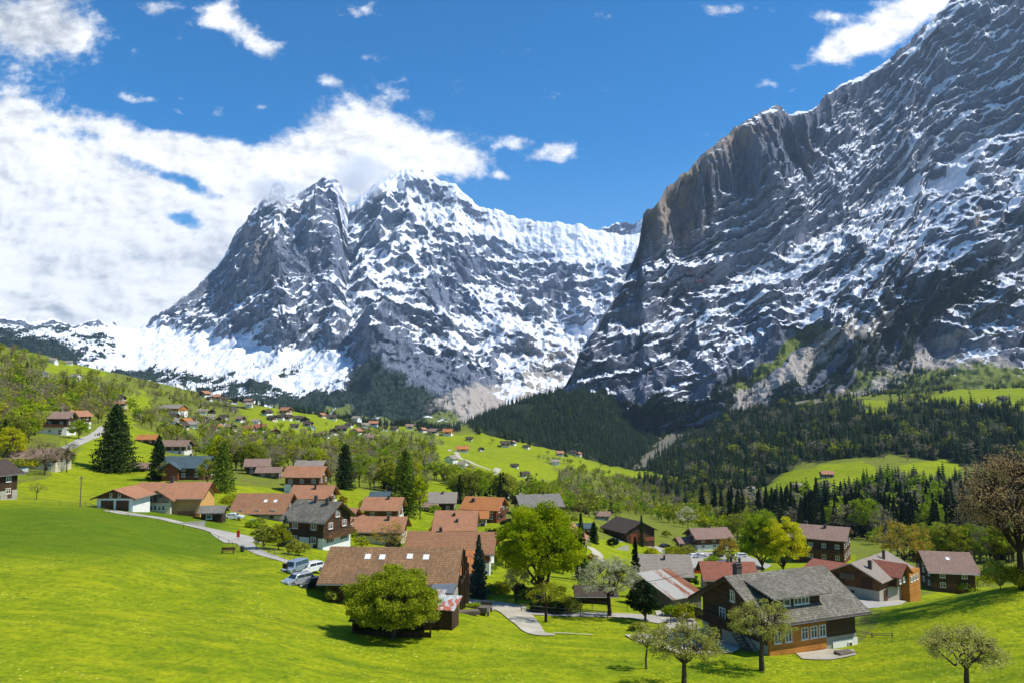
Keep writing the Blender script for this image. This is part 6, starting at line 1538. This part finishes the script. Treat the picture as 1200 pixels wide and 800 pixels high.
def car(label, px, py, heading, col, style='wagon', ymin=60, rest=None):
    """local +x is the front of the car"""
    p = rest if rest is not None else at(px, py, ymin)
    t = empty('parked_car', p, math.radians(heading), label, 'car', 'parked cars')
    L, W = 4.35, 1.74
    Hh = {'wagon': 1.5, 'mpv': 1.66}.get(style, 1.42)
    b = MB()
    low = [(-L/2, .35), (-L/2 + .05, .22), (L/2 - .08, .22), (L/2, .38), (L/2 - .02, .62), (L/2 - .25, .80), (L/2 - 1.1, .95), (-L/2 + .15, .97), (-L/2 + .01, .80)]
    b.prism(low, -W/2, W/2, 'y')
    if style == 'wagon': cab = [(-L/2 + .12, .93), (-L/2 + .38, Hh - .06), (-L/2 + .7, Hh), (.25, Hh), (.62, Hh - .08), (L/2 - 1.12, .93)]
    elif style == 'mpv': cab = [(-L/2 + .06, .93), (-L/2 + .16, Hh - .08), (-L/2 + .4, Hh), (.7, Hh), (1.0, Hh - .1), (L/2 - .8, .93)]
    else: cab = [(-L/2 + .55, .93), (-L/2 + 1.05, Hh - .05), (-L/2 + 1.3, Hh), (.15, Hh), (.5, Hh - .08), (L/2 - 1.15, .93)]
    v0 = [(x, -W/2 + .04 + .17 * (z - .93) / (Hh - .93), z) for x, z in cab]; v1 = [(x, -y, z) for x, y, z in v0]
    n = len(cab)
    b.add(v0 + v1, [tuple(range(n)), tuple(range(n, 2 * n))] + [(i, (i + 1) % n, n + (i + 1) % n, n + i) for i in range(n)])
    body = b.build('body', PAINT[col], t, bevel=.05)
    # glass: front, rear and two side bands just proud of the cabin
    def pane(name, pts): 
        m = MB(); m.add(pts, [tuple(range(len(pts)))]); return m.build(name, CARG, t)
    x0, z0 = cab[-1]; x1, z1 = cab[-2]
    def yy(z): return W/2 - .04 - .17 * (z - .93) / (Hh - .93)
    def onl(a, c, f): return (a[0] + (c[0] - a[0]) * f, a[1] + (c[1] - a[1]) * f)
    a1, a2 = onl(cab[-1], cab[-2], .1), onl(cab[-1], cab[-2], .95)
    pane('windscreen', [(a1[0] + .03, -yy(a1[1]) + .1, a1[1] + .02), (a1[0] + .03, yy(a1[1]) - .1, a1[1] + .02), (a2[0] + .03, yy(a2[1]) - .1, a2[1] + .02), (a2[0] + .03, -yy(a2[1]) + .1, a2[1] + .02)])
    a1, a2 = onl(cab[0], cab[1], .15), onl(cab[0], cab[1], .95)
    pane('rear_window', [(a1[0] - .03, -yy(a1[1]) + .12, a1[1]), (a1[0] - .03, yy(a1[1]) - .12, a1[1]), (a2[0] - .03, yy(a2[1]) - .12, a2[1]), (a2[0] - .03, -yy(a2[1]) + .12, a2[1])])
    za, zb = 1.0, Hh - .13
    xa0 = onl(cab[0], cab[1], .25)[0] + .1; xa1 = onl(cab[0], cab[1], .85)[0] + .12; xb0 = cab[-1][0] - .35; xb1 = cab[-2][0] - .12
    for s in (-1, 1):
        mid = (xa0 + xb0) / 2
        for u0, u1, w0, w1 in ((xa0, mid - .04, xa1, mid - .04), (mid + .04, xb0, mid + .04, xb1)):
            pane('side_window', [(u0, s * (yy(za) + .03), za), (u1, s * (yy(za) + .03), za), (w1, s * (yy(zb) + .03), zb), (w0, s * (yy(zb) + .03), zb)])
        for x in (-1.32, 1.36):
            w = MB().tube((x, s * (W/2 - .2), .32), (x, s * (W/2 + .01), .32), .32, n=16).build('wheel', M['tyre'], t)
            MB().tube((x, s * (W/2), .32), (x, s * (W/2 + .025), .32), .19, n=10).build('rim', M['metal'], w)
        MB().box(L/2 - .17, s * .62 - .2, .60, L/2 + .005, s * .62 + .2, .76).build('headlight', M['lamp'], t)
        MB().box(-L/2 - .015, s * .7 - .12, .62, -L/2 + .1, s * .7 + .12, .92).build('tail_light', M['tail'], t)
        MB().box(.75, s * (W/2 + .02) - .09, .95, .92, s * (W/2 + .02) + .09, 1.07).build('wing_mirror', PAINT[col], t)
    MB().box(L/2 - .02, -.45, .32, L/2 + .02, .45, .5).build('grille', M['iron'], t)
    return t
car('pale blue van parked nose to the camera by the barn, rear left of four', 346, 669, -112, 'blue_silver', 'mpv', 90)
car('white hatchback parked rear right of four beside the long barn', 363, 670, -125, 'white', 'wagon', 90)
car('silver estate car parked front left of four beside the long barn', 349, 684, -128, 'silver', 'wagon', 85)
car('dark green car parked nearest the long barn in its shade', 366, 688, -135, 'dark', 'sedan', 85)
car('white car parked side-on next to the small dark log shed', 274, 608, 3, 'white', 'sedan', 130)
for lab, x, y, hd, c, s in [('white car parked at the left edge of the car park', 811, 653, 200, 'white', 'sedan'), ('silver car parked between the white one and the dark one', 820, 653, 195, 'silver', 'sedan'),
    ('dark car at the far edge of the car park under the orange tree', 839, 652, 180, 'black', 'wagon'), ('white car in the middle of the car park', 832, 662, -20, 'white', 'sedan'), ('blue car beside the white one in the car park', 845, 662, 60, 'blue', 'wagon'),
    ('bright red car by the dusky red roof', 818, 671, 185, 'red', 'wagon'), ('white car half hidden right of the dark olive bush', 867, 653, 178, 'white', 'wagon'), ('dark car on the lane by the big dark barn', 779, 641, 40, 'black', 'sedan'),
    ('black car parked under the two tall trees', 886, 668, 20, 'black', 'sedan')]:
    car(lab, x, y, hd, c, s, 160)

# ---------------------------------------------------------------- fences, poles, small things
M['post'] = wood('weathered_fence_wood', (.13, .10, .07), (.24, .19, .14))
def post_rail(label, pts, name='rail_fence', step=2.6, hgt=1.05, rails=(.45, .95), ymin=90, r=.07, mat='post', lift=0):
    P = [at(a, b, ymin) for a, b in pts]
    t = empty(name, P[0], 0, label, 'fence'); o = P[0]
    Q = []
    for a, b in zip(P[:-1], P[1:]):
        n = max(1, int((b - a).xy.length / step))
        for i in range(n): q = a.lerp(b, i / n); q.z = float(H(q.x, q.y)); Q.append(q)
    Q.append(P[-1])
    for q in Q: MB().tube(q - o + Vector((0, 0, -.4)), q - o + Vector((0, 0, hgt)), r, r * .9, 6).build('post', M[mat], t)
    for z in rails:
        for a, b in zip(Q[:-1], Q[1:]):
            MB().tube(a - o + Vector((0, 0, z)), b - o + Vector((0, 0, z)), r * .6, n=5).build('rail', M[mat], t)
    return t
post_rail('brown two-rail wooden fence along the road below the lawn', [(611, 716), (640, 719), (680, 722), (712, 724)])
post_rail('line of thin wire fence posts along the lawn above the road', [(520, 697), (557, 701), (604, 706), (640, 709), (694, 714), (735, 716)], 'wire_fence', 4.5, 1.25, (.6, 1.15), 100, .035, 'iron')
post_rail('short wooden garden fence between the rusty barn and the large chalet', [(786, 732), (800, 733), (812, 738)], step=1.6)
post_rail('row of low wooden posts with wire along the near side of the lane', [(100, 592), (128, 601), (150, 606), (185, 612), (215, 619), (245, 627), (268, 637), (282, 646)], 'post_fence', 3.2, .8, (.7,), 110, .05)
post_rail('wire fence with low posts running along the upper edge of the dark meadow', [(0, 586), (40, 588), (70, 592), (100, 595)], 'wire_fence', 4.0, 1.0, (.5, .9), 120, .035)
post_rail('long low timber edging fence right of the large chalet', [(1003, 742), (1022, 746), (1046, 752)], step=1.8, hgt=.5, rails=(.2, .4))
post_rail('timber rail fence beside the footpath below the shingled dark chalet', [(300, 643), (322, 650), (345, 658)], step=2.4, hgt=.9, ymin=100)
def pole(name, label, px, py, h, ymin, arm=False, cat='pole', mat='post', r=.13):
    p = at(px, py, ymin); t = empty(name, p, 0, label, cat)
    MB().tube((0, 0, -.5), (0, 0, h), r, r * .7, 8).build('pole', M[mat], t)
    if arm:
        m = MB().box(-.5, -.05, h - .5, .5, .05, h - .38); m.build('crossarm', M['post'], t)
        for x in (-.4, .4): MB().tube((x, 0, h - .38), (x, 0, h - .12), .05, n=6).build('insulator', M['frame'], t)
    return p, t
pole('utility_pole', 'dark wooden pole standing on the left meadow', 94, 594, 6.2, 120, True)
lp, lt = pole('street_lamp', 'thin grey street lamp beside the road in front of the maple', 638, 707, 4.6, 100, cat='street lamp', mat='metal', r=.06)
MB().box(-.3, -.12, 4.58, .3, .12, 4.72).build('lamp_head', M['frame'], lt)
# the sagging cable
def cable(label, a, b, sag, r=.035):
    t = MB(); n = 16; a, b = Vector(a), Vector(b)
    P = [a.lerp(b, i / n) - Vector((0, 0, sag * 4 * (i / n) * (1 - i / n))) - a for i in range(n + 1)]
    for u, v in zip(P[:-1], P[1:]): t.tube(u, v, r, n=5)
    o = t.build('power_cable', M['metal']); o.location = a; tag(o, label, 'cable')
q0 = at(548, 690, 100) + Vector((0, 2, 5.2)); q1 = at(705, 716, 100) + Vector((0, 0, 4.0)); q2 = at(815, 736, 90) + Vector((0, 4, 6.0))
cable('thin pale cable sagging from the orange roof across in front of the maple', q0, q1, 1.0)
cable('thin cable from the blossoming tree to the gable of the large chalet', q1, q2, .5)
# bench, litter bin, sign, notice board
def bench(label, px, py, ang, ymin):
    p = at(px, py, ymin); t = empty('park_bench', p, math.radians(ang), label, 'bench')
    MB().box(-1.1, -.25, .42, 1.1, .2, .48).build('seat', M['door'], t)
    MB().box(-1.1, .2, .55, 1.1, .26, .95).build('backrest', M['door'], t)
    for x in (-.9, .9): MB().box(x - .05, -.2, -.2, x + .05, .2, .42).box(x - .05, .2, -.2, x + .05, .27, .95).build('leg', M['iron'], t)
bench('brown wooden bench on the meadow at the bend of the lane', 267, 648, 4, 100)
p = at(284, 646, 105); t = empty('litter_bin', p, 0, 'small dark bin beside the footpath start', 'bin')
MB().tube((0, 0, -.2), (0, 0, .95), .28, .32, 12).build('body', M['iron'], t); MB().tube((0, 0, .95), (0, 0, 1.05), .34, .30, 12).build('lid', M['metal'], t)
p = at(279, 632, 110); t = empty('red_sign', p, 0, 'upright red panel standing at the edge of the lane', 'sign')
MB().box(-.28, -.03, .5, .28, .03, 1.7).build('panel', plain('red_enamel', (.55, .02, .015), .4), t); MB().tube((0, .05, -.3), (0, .05, 1.95), .04, n=6).build('pole', M['metal'], t)
p = at(334, 672, 100); t = empty('notice_board', p, 0, 'small dark box sign on a post in the meadow near the cars', 'notice board')
MB().box(-.35, -.1, .75, .35, .12, 1.35).build('box', M['dark_wood'], t); MB().box(-.42, -.16, 1.35, .42, .18, 1.43).build('roof', M['dark_wood'], t); MB().tube((.25, 0, -.3), (.25, 0, .75), .06, n=6).build('post', M['dark_wood'], t)
# farm trailer and raised beds by the barn
p = at(567, 719, 95); t = empty('farm_trailer', p, math.radians(80), 'old grey flat wooden trailer parked by the road right of the barn', 'trailer')
MB().box(-1.7, -.8, .65, 1.7, .8, .78).build('deck', M['grey_wood'], t)
for x in (-1.7, 1.62): MB().box(x, -.8, .78, x + .08, .8, 1.25).build('end_board', M['grey_wood'], t)
for x, y in ((-1, -.85), (-1, .75), (1, -.85), (1, .75)): MB().tube((x, y, .32), (x, y + .12, .32), .32, n=12).build('wheel', M['tyre'], t)
MB().tube((1.7, 0, .5), (2.8, 0, .35), .05, n=6).build('drawbar', M['iron'], t)
def planks(name, label, px, py, ang, n, L, cat, ymin=90, mat='post'):
    p = at(px, py, ymin); t = empty(name, p, math.radians(ang), label, cat)
    rng = random.Random(px)
    for i in range(n):
        r_ = i % 5; z = (i // 5) * .16
        MB().box(-L/2 + rng.uniform(-.1, .1), -.6 + r_ * .25, z, L/2 + rng.uniform(-.1, .1), -.38 + r_ * .25, z + .13).build('beam', M[mat], t)
planks('timber_stack', 'low stack of old timber beams between barn yard and trailer', 549, 719, 12, 15, 2.8, 'timber stack')
planks('timber_stack', 'small pile of boards on the slab before the large chalet', 990, 766, 18, 10, 2.0, 'timber stack', 70)
p = at(556, 712, 95); t = empty('raised_bed', p, math.radians(10), 'raised garden bed with green plants beside the trailer', 'garden bed')
MB().box(-1.6, -.7, -.3, 1.6, .7, .35).build('frame', M['dark_wood'], t)
rg = np.random.RandomState(3); cc = rg.uniform(-1, 1, (900, 3)) * [1.5, .6, .14] + [0, 0, .5]
mesh_np('plants', quads_from(cc, .2, rg), seq_q(900), LEAF['green'], {'v': np.repeat(rg.uniform(0, 1, 900), 4)}, False, parent=t)
# pools
def pool(label, px, py, r, ymin, col):
    p = at(px, py, ymin); t = empty('paddling_pool', p, 0, label, 'pool')
    MB().tube((0, 0, -.3), (0, 0, .55), r, r, 20).build('wall', plain('blue_vinyl', col, .4), t); MB().tube((0, 0, .55), (0, 0, .57), r * .92, r * .92, 20).build('water', plain('pool_water', (.05, .32, .42), .08), t)
pool('round turquoise paddling pool behind the white car', 299, 611, 1.1, 130, (.03, .25, .5))
p = at(14, 551, 185); t = empty('swimming_pool', p, math.radians(6), 'teal covered garden pool at the far left', 'pool')
MB().box(-3.6, -1.8, -.8, 3.6, 1.8, .5).build('rim', M['white'], t); MB().box(-3.3, -1.5, .5, 3.3, 1.5, .62).build('cover', plain('teal_tarpaulin', (.02, .28, .32), .4), t)
# cream garden wall by the salmon-roofed house
def wall(label, a, b, h, ymin, mat='white', th=.3):
    A, B = at(*a, ymin), at(*b, ymin); d = (B - A).xy; t = empty('garden_wall', (A + B) / 2, math.atan2(d.y, d.x), label, 'wall'); L = d.length
    MB().box(-L/2, -th/2, -1.2, L/2, th/2, h).build('wall', M[mat], t); MB().box(-L/2 - .05, -th/2 - .05, h, L/2 + .05, th/2 + .05, h + .08).build('coping', M['stone'], t)
wall('pale garden wall between the brown shrubs and the long brown roof', (460, 650), (486, 650), 1.6, 120)
wall('white boundary wall on the near side of the bright orange roof', (590, 648), (602, 650), 1.0, 130)
wall('grey retaining wall in front of the ochre house terrace', (196, 611), (240, 617), .35, 120, 'stone')
wall('low rendered wall beside the big dark barn', (718, 642), (736, 645), .6, 180, 'stone')
# ---------------------------------------------------------------- paraglider high in front of the rock wall
def paraglider():
    u, s = us(820, 331); Y = 900; c = Vector((u * Y, Y, s * Y))
    t = empty('paraglider', c, math.radians(12), 'red paraglider wing flying in front of the dark rock wall', 'paraglider')
    m = MB(); n = 18; top, bot = [], []
    for i in range(n + 1):
        a = -1.0 + 2.0 * i / n; x = 5.2 * math.sin(a); z = 5.2 * (math.cos(a) - .55); ch = 1.15 * math.sqrt(max(.05, 1 - a * a * .85))
        top.append([(x, -ch, z - .05), (x, -ch * .5, z + .28), (x, ch, z)]); bot.append([(x, -ch, z - .09), (x, ch, z - .04)])
    v = []; f = []
    for i in range(n + 1): v += top[i] + bot[i]
    for i in range(n):
        a, b = i * 5, (i + 1) * 5
        f += [(a, b, b + 1, a + 1), (a + 1, b + 1, b + 2, a + 2), (a + 3, a + 4, b + 4, b + 3), (a, a + 3, b + 3, b), (a + 2, b + 2, b + 4, a + 4)]
    m.add(v, f); m.build('canopy', plain('red_orange_sailcloth', (.60, .06, .02), .6), t)
    l = MB()
    for i in range(1, n, 2): l.tube(top[i][1], (0, 0, -4.2), .015, n=3)
    l.build('lines', M['frame'], t)
    h = MB().box(-.35, -.5, -5.1, .35, .55, -4.75).box(-.35, .35, -4.75, .35, .5, -4.0); h.build('harness', M['iron'], t)
    # the seated pilot: one skinned figure
    me = bpy.data.meshes.new('person')
    J = [(0, .1, -4.65), (0, .22, -4.3), (0, .2, -4.05), (0, .18, -3.85), (0, .16, -3.7), (-.2, .2, -4.1), (-.3, .05, -4.25), (-.28, -.1, -4.0), (.2, .2, -4.1), (.3, .05, -4.25), (.28, -.1, -4.0),
         (-.12, .05, -4.65), (-.13, -.4, -4.62), (-.13, -.5, -5.0), (-.13, -.62, -5.05), (.12, .05, -4.65), (.13, -.4, -4.62), (.13, -.5, -5.0), (.13, -.62, -5.05)]
    E = [(0, 1), (1, 2), (2, 3), (3, 4), (2, 5), (5, 6), (6, 7), (2, 8), (8, 9), (9, 10), (0, 11), (11, 12), (12, 13), (13, 14), (0, 15), (15, 16), (16, 17), (17, 18)]
    R_ = [.16, .17, .14, .07, .13, .07, .055, .045, .07, .055, .045, .1, .07, .05, .05, .1, .07, .05, .05]
    me.from_pydata(J, E, []); me.update(); o = bpy.data.objects.new('person', me); C.objects.link(o); o.location = c; o.rotation_euler = (0, 0, math.radians(12))
    sk = o.modifiers.new('skin', 'SKIN'); 
    for v_, r_ in zip(me.skin_vertices[0].data, R_): v_.radius = (r_, r_)
    me.skin_vertices[0].data[0].use_root = True
    o.modifiers.new('s', 'SUBSURF').levels = 1; me.materials.append(plain('flight_suit', (.05, .08, .20), .8))
    tag(o, 'pilot in a dark suit seated under the red paraglider', 'person')
try:
    paraglider()
except Exception as ex: print('paraglider', ex)
# ---------------------------------------------------------------- air
def build_haze():
    lo = (-9500, -3200, -420); hi = (9500, 16500, 3300)
    v = [(x, y, z) for z in (lo[2], hi[2]) for y in (lo[1], hi[1]) for x in (lo[0], hi[0])]
    f = [(0, 2, 3, 1), (4, 5, 7, 6), (0, 1, 5, 4), (2, 6, 7, 3), (0, 4, 6, 2), (1, 3, 7, 5)]
    me = bpy.data.meshes.new('haze'); me.from_pydata(v, [], f); me.update()
    o = bpy.data.objects.new('haze', me); C.objects.link(o); o['kind'] = 'stuff'; o['label'] = 'thin blue air over the valley'; o['category'] = 'haze'
    m = bpy.data.materials.new('air'); m.use_nodes = True
    n = m.node_tree.nodes; n.clear()
    out = n.new('ShaderNodeOutputMaterial'); p = n.new('ShaderNodeVolumePrincipled')
    p.inputs['Color'].default_value = (0.50, 0.70, 1.0, 1)
    p.inputs['Density'].default_value = HAZE
    p.inputs['Anisotropy'].default_value = 0.2
    m.node_tree.links.new(p.outputs[0], out.inputs['Volume'])
    me.materials.append(m)
def summit_cloud(px, py, Y, rx, ry, rd, dens, seed, label):
    u, s = us(px, py); k = Y / F
    bm = bmesh.new(); bmesh.ops.create_icosphere(bm, subdivisions=3, radius=1.0)
    me = bpy.data.meshes.new('cloud'); bm.to_mesh(me); bm.free()
    o = bpy.data.objects.new('cloud', me); C.objects.link(o)
    o.location = (u * Y, Y, s * Y); o.scale = (rx * k, rd, ry * k); tag(o, label, 'cloud', kind='stuff')
    m = bpy.data.materials.new('cloud_vapour'); m.use_nodes = True; n = m.node_tree.nodes; n.clear(); g = NT(m.node_tree)
    out = n.new('ShaderNodeOutputMaterial'); v = n.new('ShaderNodeVolumePrincipled')
    co = obj_co(g); ln = g.new('ShaderNodeVectorMath', operation='LENGTH'); g.l.new(co, ln.inputs[0])
    fall = g.math('SUBTRACT', 1.0, ln.outputs['Value'])
    nz = g.noise(g.mapping(co, loc=(seed, 0, 0)), 1.9, 6, .62)
    d = g.ss(g.math('ADD', g.math('MULTIPLY', fall, 1.1), g.math('MULTIPLY', g.math('SUBTRACT', nz, .5), 2.2)), .18, .75)
    d = g.math('MULTIPLY', d, g.ss(fall, 0.0, .25))
    g.l.new(g.math('MULTIPLY', d, dens), v.inputs['Density'])
    v.inputs['Color'].default_value = (1, 1, 1, 1); v.inputs['Anisotropy'].default_value = .35
    g.l.new(v.outputs[0], out.inputs['Volume']); me.materials.append(m)
SC.cycles.volume_bounces = 3
SC.cycles.max_bounces = 8
summit_cloud(322, 226, 6500, 46, 26, 260, .006, 1.0, 'white cloud wrapping the left shoulder of the snowy mountain')
summit_cloud(424, 206, 6900, 48, 34, 300, .0055, 6.0, 'white cloud spilling over the notch between the two summits')
HAZE = 2.5e-5
build_haze()
